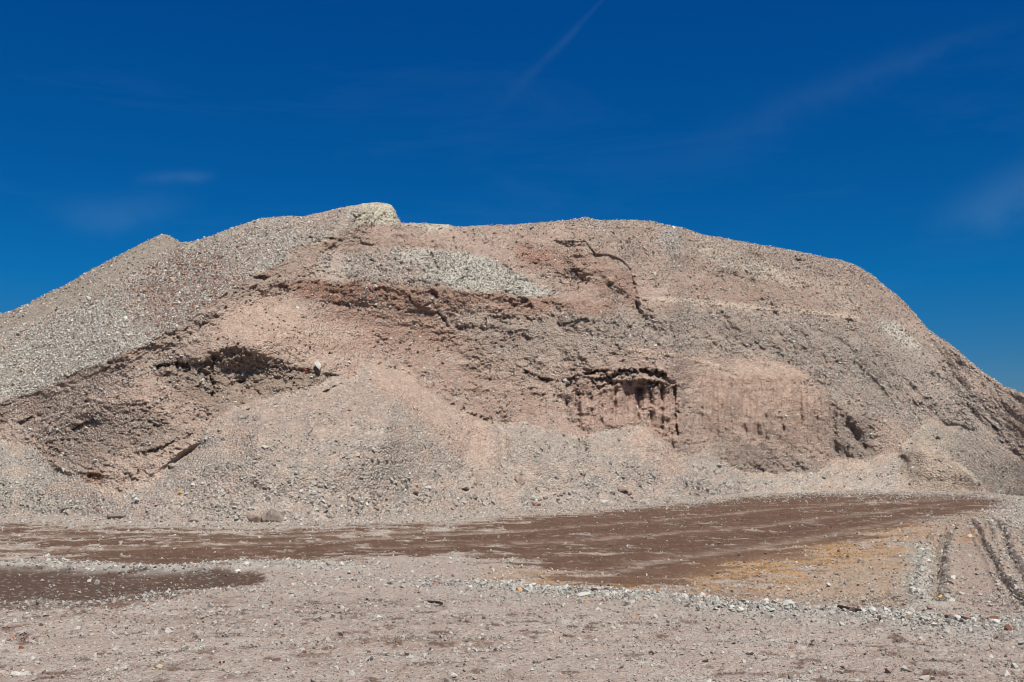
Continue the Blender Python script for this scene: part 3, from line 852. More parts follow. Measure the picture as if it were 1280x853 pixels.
PXq, PYq = PX[:-1, :-1], PY[:-1, :-1]
smq = smth[:-1, :-1]
patch = clump[:-1, :-1]
# gravel slope
strip = smooth(0, 22, PYq - np.interp(PXq, *zip(*crest)))
d_g = (qp == 1) * (120 + 760 * strip * np.clip(.75 + .5 * fbm((PXq + PYq) / 90, (PYq) / 30, 3, 151), .2, 1.3)) * smooth(440, 300, PXq * .8 + 60) ** .5
P_, r_, c_ = sample(d_g)
sz = np.clip(rng.lognormal(math.log(.0245), .45, len(P_)), .012, .10)
redw = smooth(0, .5, blob(235, 365, 70, 50)[r_, c_])
t_ = tints(len(P_), [5, 3.5, 1.6, .7, 4.6, .4, .2, 1.0, .2], col[r_, c_], .2)
rt = tints(len(P_), [2, 2, 2, 1, 1, 3, 3, 1, 1])
t_ = np.where((rng.random(len(P_)) < .75 * redw)[:, None], rt, t_)
scatter('loose_gravel', P_ + nrm[r_, c_] * (sz * .15)[:, None], sz, t_, heap)
print('slope stones', len(P_))
# scree cones
lower = smooth(.0, .45, 1 - TT[:-1, :-1] / .45)
zone = np.clip(.05 + 1.35 * patch ** 1.7 * (.35 + .9 * lower), .03, 2.6)
zone = zone * (1 - .93 * smq)
coarse = blob(60, 600, 60, 40)[:-1, :-1] + blob(400, 545, 90, 45)[:-1, :-1] * .9 + blob(300, 600, 170, 40)[:-1, :-1] * .8 + blob(700, 585, 60, 40)[:-1, :-1] * .8 + blob(450, 620, 110, 25)[:-1, :-1] + blob(1220, 570, 60, 40)[:-1, :-1] * .9 + blob(840, 600, 90, 26)[:-1, :-1] * .8
d_c = ((qp >= 2) & (qp < 8)) * 190 * zone * (.35 + coarse)
P_, r_, c_ = sample(d_c)
lo_ = lower[r_, c_] * 0 + smooth(.5, .0, TT[r_, c_] / .35)
sz = np.clip(rng.lognormal(math.log(.026), .50, len(P_)) * (.85 + .5 * lo_), .012, .15)
t_ = tints(len(P_), [5, 4, 3, 1.4, 2.6, .5, .35, 1.4, .5], col[r_, c_], .3)
scatter('loose_gravel', P_ + nrm[r_, c_] * (sz * .2)[:, None], sz, t_, heap)
print('cone stones', len(P_))
# face: fewer, in patches, plus the pale lens and the grey band
lens = mask([(430, 318), (540, 311), (606, 323), (675, 360), (700, 372), (573, 361), (430, 350)], 2)[:-1, :-1]
greyz = mask([(860, 385), (1075, 405), (1140, 480), (1250, 560), (1120, 530), (1020, 480), (880, 440), (640, 400)], 8)[:-1, :-1]
upz = mask([(720, 270), (880, 290), (1080, 335), (1000, 340), (860, 340), (740, 310)], 8)[:-1, :-1]
d_f = ((qp == 0) | (qp == 9)) * (200 * patch ** 1.5 + 330 * lens + 300 * greyz * patch + 220 * upz + 110 * smooth(800, 1100, PXq)) * (1 - .85 * smq) * (1 - .7 * np.clip(wallz + pinkz + .8 * wz2 + .5 * bandz, 0, 1)[:-1, :-1])
P_, r_, c_ = sample(d_f)
sz = np.clip(rng.lognormal(math.log(.027), .45, len(P_)), .013, .12)
t_ = tints(len(P_), [5, 4, 3, 2, 3.2, .6, .4, 1.2, 1], col[r_, c_], .25)
scatter('loose_gravel', P_ + nrm[r_, c_] * (sz * .15)[:, None], sz, t_, heap)
print('face stones', len(P_), time.time() - T0)

# ------------------------------------------------------------------ ground: one polar sheet to the horizon
th_in = np.linspace(-35.5, 35.5, 1300); th_out = np.linspace(35.5, 324.5, 66)[1:-1]
th = np.radians(np.concatenate([th_in, th_out]))
r_in = np.geomspace(6.2, 47, 430)
rr = np.concatenate([[0.0, 1.5, 3.5, 5.2], r_in, np.geomspace(50, 3500, 30)])
TH_, RR = np.meshgrid(th, rr)
X = RR * np.sin(TH_); Yg = RR * np.cos(TH_)
vis = (np.abs(TH_) < math.radians(35.6)) & (Yg > 5.5)
pxg, pyg = to_px(X, np.where(vis, Yg, 6.0), 0.0)
pxg = np.where(vis, pxg, 3000.0); pyg = np.where(vis, pyg, 3000.0)
nearf = smooth(60, 45, RR)


def gpt(px, py): return gnd(px, py)


def gpoly(pts, soft=9, warp=.35, seed=0):
    """soft membership of a ground region, outlined by picture points laid on the ground"""
    w = [gpt(*p) for p in pts]
    wx = X + warp * fbm(X * 1.1, Yg * 1.1, 4, 200 + seed); wy = Yg + warp * 2.0 * fbm(X * .9 + 9, Yg * .9, 4, 210 + seed)
    m_ = blur(inpoly(wx, wy, w).astype(F32), soft * 1.3, soft * .8)
    return smooth(.32, .68, m_ + (.55 * EDGE) * (m_ > .01) * (m_ < .99))


def gline(pts, seed=0, warp=.1):
    w = [gpt(*p) for p in pts]
    wx = X + warp * fbm(X * 1.5, Yg * 1.5, 3, 220 + seed); wy = Yg + warp * fbm(X * 1.5 + 9, Yg * 1.5, 3, 230 + seed)
    return seg_dist(wx, wy, w)


EDGE = fbm(X * 2.2, Yg * 2.6, 5, 199, .75)
H = 0.05 * fbm(X * .35, Yg * .35, 4, 240) + 0.018 * fbm(X * 2.2, Yg * 2.2, 4, 241, .6) + .011 * fbm(X * 8, Yg * 8, 4, 242, .7)
H *= nearf
gc = np.zeros(X.shape + (3,), F32) + alb(183, 162, 152)


def gpaint(m, c, a=1.0):
    global gc
    m = (np.clip(m, 0, 1) * a)[..., None]
    gc = gc * (1 - m) + c * m


g1 = fbm(X * .5, Yg * .5, 4, 250); g2 = fbm(X * 1.8, Yg * 1.8, 4, 251, .6); g3 = fbm(X * 5, Yg * 5, 3, 252, .6)
wetc = alb(110, 81, 66); wetd = alb(92, 69, 57)
gpaint(smooth(0, .5, g1), alb(170, 148, 137), .6)
gpaint(smooth(.05, .5, g2), alb(188, 172, 164), .6)
st1 = fbm(X * .30, Yg * 1.1, 5, 257, .6); st2 = fbm(X * 1.7 + 3, Yg * 2.8, 5, 258, .68)


def gsoft(pts, soft=14):
    w = [gpt(*p) for p in pts]
    return blur(inpoly(X + .5 * st1, Yg + .8 * st1, w).astype(F32), soft, soft * .8)


dust = gpoly([(-300, 644), (0, 645), (300, 655), (560, 645), (700, 632), (1000, 614), (1280, 620), (1500, 622), (1500, 632), (1160, 620), (1000, 620), (880, 628), (830, 640), (700, 652), (520, 660), (300, 668), (0, 672), (-300, 676)])
gpaint(dust, alb(184, 164, 152), .8)
wet = gpoly([(-300, 655), (150, 656), (300, 664), (420, 662), (560, 652), (690, 640), (830, 632), (900, 623), (1000, 616.5), (1130, 615), (1230, 618), (1262, 626), (1225, 640), (1170, 654), (1080, 672), (1000, 688), (930, 702),
              (870, 716), (835, 728), (760, 733), (700, 734), (740, 712), (770, 696), (700, 690), (600, 688), (480, 692), (400, 696), (330, 704), (200, 710), (100, 714), (-300, 716)], seed=1)
solid = gpoly([(690, 650), (860, 628), (1000, 619), (1190, 619), (1215, 632), (1130, 658), (980, 688), (870, 712), (760, 696), (600, 686), (350, 700), (150, 702), (60, 690), (250, 676), (420, 668), (600, 664)], seed=2)
streak = smooth(-.10, .06, fbm(X * .45, Yg * .8, 5, 255, .65) + .22 * g2 + .20 * g3 + .42 * solid)
core = gsoft([(690, 648), (860, 628), (1000, 617), (1220, 619), (1255, 626), (1190, 648), (1080, 674), (960, 698), (870, 716), (800, 712), (740, 700), (600, 688), (420, 690), (180, 712), (60, 708), (150, 684), (420, 676), (600, 662)], 8)
wide = gsoft([(-300, 652), (150, 655), (300, 662), (560, 650), (690, 640), (830, 630), (1000, 616), (1230, 618), (1280, 630), (1190, 656), (1000, 700), (840, 738), (760, 746), (690, 738), (640, 704), (500, 700), (330, 708), (-300, 716)], 14)
wet = np.clip(wide, 0, 1)
lvl = (.50 + .05 * smooth(760, 500, pxg)) * wide + .22 * core + .58 * st1 + .62 * st2 + .16 * g3 + .05 * smooth(760, 900, pxg) * core
streak = smooth(.36, .62, lvl)
gpaint(wide * smooth(.2, .5, lvl), alb(150, 120, 104), .6)
gpaint(streak * smooth(.02, .3, wide), wetc, .95)
gpaint(streak * wide * smooth(.0, .5, g2 + .5 * st2), wetd, .45)
gpaint(streak * wide * smooth(.15, .5, -g2 + .6 * st2), alb(134, 102, 86), .5)
gpaint(wide * (1 - streak) * smooth(-.1, .35, -st2) * (.4 + .6 * smooth(760, 560, pxg)), alb(198, 184, 174), .8)
for k_, (al, tone) in enumerate((([(560, 668), (760, 655), (980, 636), (1180, 622)], 1), ([(560, 674), (760, 662), (980, 644), (1190, 628)], 0), ([(420, 690), (700, 684), (950, 668), (1200, 634)], 0),
                                ([(430, 684), (700, 676), (950, 658), (1190, 628)], 1), ([(740, 716), (860, 694), (1000, 676), (1150, 652)], 1), ([(700, 700), (860, 680), (1050, 655)], 0),
                                ([(0, 690), (200, 684), (420, 674), (640, 662)], 1), ([(0, 700), (240, 694), (460, 682)], 0), ([(0, 668), (300, 672), (520, 664)], 1), ([(900, 632), (1050, 630), (1200, 624)], 1))):
    d_, s_, a_ = gline(al, 60 + k_, .12)
    f_ = np.exp(-(d_ / .22) ** 2) * smooth(-.25, .2, st2 + .3 * g3)
    gpaint(f_ * wide, alb(176, 154, 140) if tone else alb(92, 68, 56), .6 if tone else .5)
    H += (-.02) * np.exp(-(d_ / .2) ** 2)
w2m = gsoft([(-300, 706), (60, 711), (200, 713), (320, 713), (345, 724), (260, 741), (190, 748), (140, 758), (60, 768), (0, 774), (-300, 780)], 6)
wet2 = smooth(.30, .62, w2m + .6 * st2 + .2 * g3 * (w2m > .02)) * (w2m > .01)
gpaint(wet2, wetd, .95)
gpaint(wet2 * smooth(.0, .5, g2 + .5 * st2), alb(124, 94, 79), .6)
w3m = gsoft([(20, 766), (100, 758), (180, 752), (230, 758), (200, 768), (100, 778), (40, 775)], 6)
gpaint(smooth(.35, .6, w3m + .4 * st2), wetc, .85)
w4m = gsoft([(200, 776), (330, 770), (380, 778), (330, 786), (230, 786)], 8) + gsoft([(440, 798), (520, 792), (600, 800), (520, 812), (440, 812)], 8)
gpaint(smooth(.35, .75, w4m + .6 * st2), alb(140, 112, 96), .8)
ochre = gpoly([(560, 728), (640, 716), (740, 722), (830, 722), (880, 702), (960, 688), (1060, 670), (1150, 656), (1215, 640), (1250, 640), (1200, 700), (1100, 726), (1000, 742), (920, 752), (860, 758), (760, 749)], seed=8)
ochre = blur(ochre, 14, 8)
gpaint(ochre * smooth(-.5, .3, g1 + .8 * g2 + .4 * st2) * (1 - .8 * streak * wide), alb(190, 150, 112), .9)
gpaint(ochre * smooth(-.05, .3, g2 + .5 * g3 - .2 * smooth(1000, 1150, pxg)) * (1 - .8 * streak * wide), alb(166, 122, 76), .75)
gpaint(ochre * smooth(.05, .35, st2 - .3 * g2), alb(126, 96, 76), .75)
H += ochre * .03 * fbm(X * 4, Yg * 4, 4, 269, .6)
gpaint(gpoly([(960, 735), (1060, 706), (1150, 690), (1140, 740), (1180, 770), (1000, 764), (900, 752)], seed=9, soft=20), alb(180, 152, 130), .75)
gpaint(gpoly([(1170, 668), (1290, 650), (1290, 780), (1175, 770), (1160, 720)], seed=20, soft=20), alb(176, 152, 138), .8)
gpaint(gpoly([(1190, 690), (1220, 670), (1240, 690), (1215, 692)], seed=10), alb(182, 134, 100), .7)
gpaint(gpoly([(860, 745), (900, 735), (1000, 745), (900, 752)], seed=12), wetc, .3)
gpaint(gpoly([(930, 696), (1020, 690), (1060, 694), (1000, 702), (940, 704)], seed=13), alb(140, 108, 90), .7)
# foreground: compacted, with small damp dashes and pale dust
fg = smooth(735, 765, pyg) * (pyg < 2000)
gpaint(fg * smooth(.05, .45, fbm(X * 1.3, Yg * 1.3, 5, 260, .6)), alb(194, 180, 172), .6)
gpaint(fg * smooth(.0, .5, fbm(X * .5, Yg * 2.2, 4, 268)), alb(158, 134, 122), .55)
gpaint(fg * smooth(.22, .40, fbm(X * 2.2, Yg * 1.9, 5, 261, .6)) * smooth(-.3, .2, g1 + .2), alb(126, 98, 84), .75)
gpaint(fg * smooth(.20, .34, fbm(X * 3.4, Yg * 4.2, 4, 262, .55) + .25 * g1 - .02), alb(104, 74, 60), .8)
gpaint(smooth(14, 3, np.hypot((pxg - 36) / 1.6, pyg - 806)) * smooth(-.2, .2, g3), alb(120, 76, 60), .8)
gpaint(fg * smooth(.25, .50, fbm(X * 5.5, Yg * 5, 4, 263, .6)), alb(212, 204, 198), .6)
sp, sv = worley(X * 18, Yg * 18, 264)
gch = smooth(.5, .25, sp) * nearf
gpaint(gch * (sv > .82) * (1 - .6 * wet), alb(200, 194, 190), .35)
gpaint(gch * (sv < .14), alb(122, 104, 96), .3)
gpaint(smooth(60, 90, RR), alb(150, 138, 120))

# windrow of stones along the edge of the haul road
wrow = [(395, 722), (440, 728), (520, 731), (600, 736), (680, 743), (760, 750), (850, 758), (900, 766), (960, 772), (1050, 779), (1130, 784), (1200, 790), (1290, 800), (1400, 812)]
dw, sw, aw = gline(wrow, 1)
wamp = smooth(0, 3.0, aw)
H += .06 * np.exp(-(dw / .38) ** 2) * (1 + .5 * g2) * wamp
gpaint(np.exp(-(dw / .5) ** 2) * wamp, alb(180, 170, 164), .8)
wrow2 = [(-80, 712), (20, 706), (110, 709), (180, 713), (240, 710), (300, 704), (340, 706), (430, 712)]
dv, sv2, av = gline(wrow2, 2)
H += .05 * np.exp(-(dv / .4) ** 2)
gpaint(np.exp(-(dv / .45) ** 2) * smooth(-.4, .2, g2), alb(194, 184, 177), .85)
wrow3 = [(-60, 768), (40, 774), (110, 776), (180, 764), (250, 750), (330, 745), (420, 738)]
dz, sz3, az3 = gline(wrow3, 3)
H += .06 * np.exp(-(dz / .5) ** 2) * (1 + .6 * g2)
# the yard left of it sits a little higher than the damp track
H += .05 * smooth(735, 765, pyg) * (pyg < 2000)
# low bank on the right with wheel ruts
bank = gpoly([(1160, 640), (1300, 622), (1500, 622), (1500, 790), (1280, 786), (1130, 775), (1120, 730), (1150, 690)], warp=.3, seed=14)
bx_, by_ = gpt(1260, 690)
H += .34 * np.exp(-(((X - bx_ - 1.8) / 2.6) ** 2 + ((Yg - by_) / 6.0) ** 2))
rutA = [(1182, 676), (1174, 695), (1171, 715), (1168, 735), (1166, 762)]
rutB = [(1214, 662), (1226, 685), (1240, 708), (1256, 730), (1272, 752), (1286, 775)]
rutC = [(1238, 652), (1250, 676), (1262, 700), (1275, 722), (1290, 745)]
for rl, w_, dp, seed in ((rutA, .075, .14, 5), (rutB, .035, .07, 6), (rutC, .05, .06, 7)):
    d_, s_, a_ = gline(rl, seed, .05)
    jag = 1 + .8 * fbm(X * 6, Yg * 6, 3, 300 + seed)
    H += -dp * np.exp(-(d_ / w_) ** 2) * jag + .03 * np.exp(-((d_ - 2.2 * w_) / (w_)) ** 2) * jag
    gpaint(np.exp(-(d_ / (w_ * 1.1)) ** 2), alb(120, 108, 102), .6)
d_, s_, a_ = gline([(1148, 686), (1152, 705), (1148, 730), (1150, 750), (1160, 765)], 8, .05)
H += .03 * np.exp(-(d_ / .14) ** 2) * (1 + g3)
gpaint(np.exp(-(d_ / .18) ** 2), alb(192, 182, 172), .8)
# tyre tread printed in the damp earth
for tl, seed in (([(885, 752), (925, 752), (960, 744), (1000, 736), (1040, 722)], 9), ([(905, 762), (960, 756), (1010, 748), (1060, 742)], 10)):
    d_, s_, a_ = gline(tl, seed, .03)
    lug = np.maximum(0, np.sin(a_ * 2 * math.pi / .26 + d_ * s_ * 7))
    H += (-.03 + .045 * lug) * np.exp(-(d_ / .26) ** 4) * smooth(.2, 1.0, a_)
d_, s_, a_ = gline([(10, 796), (22, 801), (34, 807), (52, 810)], 31, .03)
H += -.09 * np.exp(-(d_ / .05) ** 2) * (1 + g3)
# arc scuffs
for al, seed in (([(1104, 738), (1110, 752), (1122, 760), (1132, 762)], 11), ([(1140, 768), (1152, 776), (1166, 776)], 12), ([(1082, 752), (1095, 757)], 13)):
    d_, s_, a_ = gline(al, seed, .02)
    H += -.05 * np.exp(-(d_ / .05) ** 2)
# faint wheel lines across the track
for al, seed in (([(760, 700), (950, 690), (1150, 650)], 14), ([(300, 690), (600, 680), (900, 668)], 15), ([(500, 720), (640, 716), (760, 722)], 16), ([(560, 712), (760, 704)], 17), ([(0, 830), (500, 800), (1280, 812)], 18), ([(0, 850), (600, 815), (1280, 830)], 19)):
    d_, s_, a_ = gline(al, seed, .1)
    H += -.02 * np.exp(-(d_ / .15) ** 2)
gc *= (.95 + 0.12 * fbm(X * 12, Yg * 9, 3, 266) * nearf)[..., None]
wetz = np.clip(wet * streak + wet2, 0, 1)
H -= .012 * wetz
H = H * smooth(47, 43, RR) if False else H
H = np.where(RR < 5.0, 0.03, H)
# sink the sheet under the heap so only the heap's own foot shows
under = gpoly([(-420, 640), (0, 638), (200, 645), (400, 646), (560, 634), (700, 627), (900, 616), (1130, 610), (1280, 616), (1620, 622), (1620, 590), (-420, 590)], warp=0)
H -= .25 * under
Zg = H
nth = len(th)
Vg = np.stack([X, Yg, Zg], -1).reshape(-1, 3)
ig = np.arange(X.size).reshape(X.shape)
ig2 = np.concatenate([ig, ig[:, :1]], 1)
Qg = np.stack([ig2[:-1, :-1], ig2[1:, :-1], ig2[1:, 1:], ig2[:-1, 1:]], -1)[:, :, ::-1].reshape(-1, 4)
gme = make_mesh('ground', Vg, Qg, np.clip(gc, .01, .8).reshape(-1, 3))
ground = link('ground', gme, M_ground, kind='structure')
print('ground', time.time() - T0)


def gz(x, y):
    """height of the ground sheet at one or many points in view"""
    x = np.atleast_1d(np.asarray(x, float)); y = np.atleast_1d(np.asarray(y, float))
    r = np.hypot(x, y); t = np.arctan2(x, y)
    fi = np.clip(np.interp(r, rr, np.arange(len(rr))), 0, len(rr) - 1.001); fj = np.clip(np.interp(t, th[:len(th_in)], np.arange(len(th_in))), 0, len(th_in) - 1.001)
    i = fi.astype(int); j = fj.astype(int); a = fi - i; b = fj - j
    return Zg[i, j] * (1 - a) * (1 - b) + Zg[i + 1, j] * a * (1 - b) + Zg[i, j + 1] * (1 - a) * b + Zg[i + 1, j + 1] * a * b


# gravel on the ground
G4 = Vg.reshape(X.shape + (3,)); nin = len(th_in)
ge1 = G4[4:434, 1:nin] - G4[4:434, :nin - 1]; ge2 = G4[5:435, :nin - 1] - G4[4:434, :nin - 1]
garea = np.linalg.norm(np.cross(ge1, ge2), axis=-1)


def gsample(dens):
    p = (dens * garea).ravel(); n = rng.poisson(np.clip(p, 0, 50)); qi = np.repeat(np.arange(len(p)), n)
    r_, c_ = np.divmod(qi, nin - 1)
    return G4[4 + r_, c_] + ge1[r_, c_] * rng.random((len(qi), 1)) + ge2[r_, c_] * rng.random((len(qi), 1)), 4 + r_, c_


sl = (slice(4, 434), slice(0, nin - 1))
cl = np.clip(.5 + 1.0 * fbm(X[sl] * 1.2, Yg[sl] * 1.2, 4, 270), .05, 1.5)
fade = smooth(22, 8, Yg[sl])
notwet = 1 - .85 * wetz[sl]
vi = (pxg[sl] > -230) & (pxg[sl] < 1510) & (under[sl] < .5)
# fine pebbles
P_, r_, c_ = gsample(vi * (.06 + .94 * notwet ** 2) * (.25 + cl) * 9000 / Yg[sl] ** 1.05 * (.35 + .65 * smooth(16, 8, Yg[sl])))
sz = np.clip(rng.lognormal(math.log(.0076), .55, len(P_)) * (P_[:, 1] / 9.5) ** .8, .004, .04)
P_[:, 2] += sz * .25
scatter('gravel', P_, sz, tints(len(P_), [5, 4, 2.5, 1.0, 3.6, .25, .2, .9, .35], gc[r_, c_], .4))
print('pebbles', len(P_))
# windrows and stony patches
wd = np.exp(-(dw[sl] / .33) ** 2) * wamp[sl]
wd2 = np.exp(-(dv[sl] / .35) ** 2) * .7 + np.exp(-(dz[sl] / .45) ** 2) * .22 + np.exp(-(gline([(1148, 686), (1152, 705), (1148, 730), (1150, 750), (1160, 765)], 8, .05)[0][sl] / .10) ** 2) * .45
rutd = np.exp(-(gline(rutA, 5, .05)[0][sl] / .22) ** 2) + .2 * np.exp(-(gline(rutB, 6, .05)[0][sl] / .12) ** 2) + .3 * np.exp(-(gline(rutC, 7, .05)[0][sl] / .2) ** 2)
bankd = bank[sl] * .5 * smooth(1225, 1270, pxg[sl])
lfg = np.exp(-(((pxg[sl] - 150) / 170) ** 2 + ((pyg[sl] - 790) / 45) ** 2)) * .10
toe = smooth(12, 3, np.abs(pyg[sl] - np.interp(pxg[sl], *zip(*foot)) - 2)) * .25
P_, r_, c_ = gsample(vi * (1050 * wd * (.35 + .9 * cl) + 420 * wd2 + 150 * rutd + 230 * bankd + 900 * lfg + 160 * toe + 14 * cl * notwet ** 3))
sz = np.clip(rng.lognormal(math.log(.0135), .48, len(P_)) * (.8 + P_[:, 1] / 40), .006, .05)
P_[:, 2] += sz * .3
scatter('gravel', P_, sz, tints(len(P_), [6, 3, 1.0, .4, 7, .3, .2, 1.2, .2], gc[r_, c_], .3))
print('windrow', len(P_))

# ------------------------------------------------------------------ single stones and oddments
def on_heap(px, py):
    j = int(np.argmin(np.abs(cols - px))); i = int(np.argmin(np.abs(PY[:, j] - py)))
    return P4[i, j]


def big_stone(name, px, py, wpx, hpx, rgb, label, cat, where='ground', seed=1, group=None, sink=.30, rot=None, squash=1.0, shape=14):
    """wpx, hpx: apparent width and height in the photograph; turned into metres at the stone's own distance"""
    p = on_heap(px, py) if where == 'heap' else None
    if py < 655 and where == 'ground': py = max(py, float(np.interp(px, cols, frow)) + 1.0)
    if p is None:
        x, y = gpt(px, py); p = (x, y, float(gz(x, y)[0]))
    w = wpx * p[1] / FPX; h = hpx * p[1] / FPX
    me = rock_mesh(name, shape, seed, flat=1.0, sub=True)
    for v in me.vertices:
        v.co = Vector((v.co.x * w * .62, v.co.y * w * .55 * squash, v.co.z * h * .66))
    me.materials.append(stone_material(name, color=alb(*rgb)))
    o = link(name, me, None, None, label=label, category=cat)
    o.location = (p[0], p[1], p[2] + h * (.5 - sink))
    o.rotation_euler = rot if rot else (0, 0, 0)
    if group: o['group'] = group
    return o


B = big_stone
B('boulder', 343, 646, 24, 19, (176, 157, 146), 'largest boulder at the heap foot, rounded, shadowed beneath on its right', 'boulder', seed=3, sink=.06, rot=(.1, .25, .3))
B('boulder', 318, 648, 19, 15, (168, 148, 138), 'boulder just left of the largest one at the foot of the heap', 'boulder', seed=9, rot=(.1, .4, .2), sink=.08)
B('boulder', 331, 645, 8, 14, (160, 142, 132), 'narrow upright stone wedged between the two big boulders', 'boulder', seed=12, sink=.2)
B('boulder', 144, 648, 22, 9, (136, 122, 114), 'long flat dark boulder at the left foot of the heap', 'boulder', seed=14, sink=.2)
B('boulder', 242, 648, 13, 9, (162, 146, 136), 'small rounded boulder between the flat dark one and the big pair', 'boulder', seed=15, sink=.2)
B('boulder', 650, 601, 13, 16, (184, 158, 146), 'pinkish upright boulder half buried in the middle cone', 'boulder', 'heap', seed=17, rot=(0, .3, 0), sink=.35)
B('boulder', 671, 629, 11, 9, (178, 150, 138), 'pink lump of earth at the toe of the middle cone', 'boulder', seed=18, sink=.2)
B('boulder', 779, 614, 16, 8, (160, 136, 122), 'brownish lump on the cone below the bucket tooth marks', 'boulder', 'heap', seed=19, rot=(0, .2, 0))
B('boulder', 766, 617, 8, 4, (140, 120, 110), 'little dark lump left of the brownish lump on the cone', 'boulder', 'heap', seed=20)
B('boulder', 756, 630, 9, 6, (212, 204, 196), 'white stone at the toe of the cone below the tooth marks', 'stone', seed=21, sink=.2)
B('boulder', 793, 627, 9, 5, (164, 146, 136), 'flat stone at the cone toe right of the white one', 'stone', seed=22, sink=.25)
B('boulder', 834, 628, 8, 6, (152, 136, 126), 'dark edged stone at the toe where the brown track meets the cone', 'stone', seed=23, sink=.2)
B('boulder', 216, 584, 11, 7, (164, 146, 136), 'rounded stone at the upper left of the broad stony cone', 'stone', 'heap', seed=24)
B('boulder', 447, 570, 8, 6, (190, 170, 156), 'pale pink lump high on the broad stony cone', 'stone', 'heap', seed=25)
B('stone', 225, 618, 5, 4, (212, 160, 60), 'bright yellow stone low on the broad stony cone', 'stone', 'heap', seed=26, sink=.1)
B('stone', 382, 464, 4, 3, (170, 74, 54), 'tiny red stone left of the white slab', 'stone', 'heap', seed=27, sink=.0)
# stones lying in the yard
B('stone', 649, 745, 8, 5, (216, 162, 120), 'orange stone on the near side of the stone windrow', 'stone', seed=31)
B('stone', 730, 753, 14, 8, (222, 216, 208), 'biggest white stone on the windrow beside the orange chip', 'stone', seed=32)
B('stone', 733, 759, 5, 3, (208, 146, 82), 'orange chip just in front of the biggest white stone', 'stone', seed=33)
B('stone', 798, 776, 5, 4, (208, 150, 98), 'small orange stone alone on the compacted yard', 'stone', seed=34)
B('stone', 1176, 749, 7, 5, (224, 168, 88), 'yellow orange stone at the lower end of the dark rut', 'stone', seed=35)
B('stone', 1277, 750, 5, 5, (226, 190, 70), 'bright yellow stone at the edge of the stony bank', 'stone', seed=36)
B('stone', 877, 757, 12, 8, (202, 188, 176), 'pale cream stone sitting up on the windrow near the tyre marks', 'stone', seed=37, sink=.15)
B('stone', 956, 767, 10, 9, (206, 202, 196), 'pale grey angular stone on the windrow left of the pink pair', 'stone', seed=38, sink=.15)
B('stone', 967, 770, 6, 6, (224, 216, 206), 'small white stone between the pale angular stone and the pink one', 'stone', seed=39, sink=.15)
B('stone', 974, 769, 5, 5, (196, 152, 134), 'small pink stone on the windrow next to the white one', 'stone', seed=40, sink=.15)
B('stone', 986, 773, 14, 9, (200, 196, 190), 'long pale grey stone right of the small pink one', 'stone', seed=41, sink=.2)
B('stone', 1091, 779, 11, 7, (200, 194, 186), 'light grey stone on the windrow right of the black bar', 'stone', seed=42, sink=.15)
B('stone', 1190, 788, 15, 8, (176, 146, 134), 'broad pinkish brown stone on the windrow below the rut', 'stone', seed=43, sink=.2)
B('stone', 1208, 792, 11, 9, (164, 128, 116), 'reddish angular stone beside the broad pinkish brown one', 'stone', seed=44, sink=.15)
B('stone', 1241, 788, 12, 6, (134, 86, 72), 'flat dark red stone behind the right end of the windrow', 'stone', seed=45, sink=.2)
B('stone', 1261, 801, 9, 8, (126, 82, 70), 'dark red stone at the right end of the windrow', 'stone', seed=46, sink=.15)
B('stone', 13, 802, 12, 8, (178, 122, 104), 'salmon red stone at the left by the hollow in the yard', 'stone', seed=47)
B('stone', 26, 818, 6, 6, (150, 84, 68), 'brick red stone in front of the salmon red one', 'stone', seed=48)
B('stone', 64, 805, 11, 7, (156, 142, 132), 'grey brown stone right of the red stones', 'stone', seed=49)
B('stone', 8, 822, 12, 7, (176, 162, 154), 'grey stone below the salmon red one', 'stone', seed=52)
B('stone', 20, 849, 11, 8, (214, 204, 198), 'left one of two pale stones lying side by side nearest the camera', 'stone', seed=50)
B('stone', 32, 850, 10, 8, (210, 200, 192), 'right one of two pale stones lying side by side nearest the camera', 'stone', seed=51)
B('stone', 154, 844, 11, 6, (190, 178, 170), 'flat pale stone on the near gravel, alone', 'stone', seed=53)
B('stone', 197, 842, 12, 6, (196, 176, 150), 'cream coloured flat stone on the near gravel', 'stone', seed=54)
B('stone', 277, 838, 7, 5, (120, 66, 50), 'rust red stone on the near gravel', 'stone', seed=55)
B('stone', 482, 736, 8, 5, (210, 198, 186), 'pale stone at the front of the windrow, first from the left', 'stone', seed=56)
B('stone', 297, 713, 9, 6, (218, 210, 202), 'white stone on the pale ridge beside the brown track', 'stone', seed=57)
B('stone', 309, 708, 8, 5, (212, 202, 194), 'smaller white stone behind the white one on the pale ridge', 'stone', seed=58)
B('stone', 242, 707, 6, 5, (96, 78, 70), 'dark stone on the pale ridge beside the brown track', 'stone', seed=59)

# white slab jutting out of the cave rim
p = on_heap(399, 461)
bm = bmesh.new()
w = p[1] / FPX
outl = [(-5, 4), (-1, 5), (3, 1), (4, -3), (2, -6), (-1, -3), (-3, -1), (-5, 1)]
fr = [bm.verts.new((x * w, -.10 + .02 * math.sin(x), y * w * 1.1)) for x, y in outl]
bk = [bm.verts.new((x * w * .9, .10, y * w + .03)) for x, y in outl]
bm.faces.new(fr); bm.faces.new(bk[::-1])
for i_ in range(len(outl)):
    j_ = (i_ + 1) % len(outl)
    bm.faces.new((fr[j_], fr[i_], bk[i_], bk[j_]))
bmesh.ops.recalc_face_normals(bm, faces=bm.faces)
bmesh.ops.bevel(bm, geom=list(bm.edges), offset=.008, segments=1, affect='EDGES')
me = bpy.data.meshes.new('slab'); bm.to_mesh(me); bm.free()
me.materials.append(stone_material('white_slab', color=alb(216, 208, 200)))
o = link('slab', me, None, None, label='white angular slab jutting out at the right end of the dark hollow', category='slab')
o.location = (p[0], p[1] - .14, p[2] + .05); o.rotation_euler = (-.35, 0, .1)


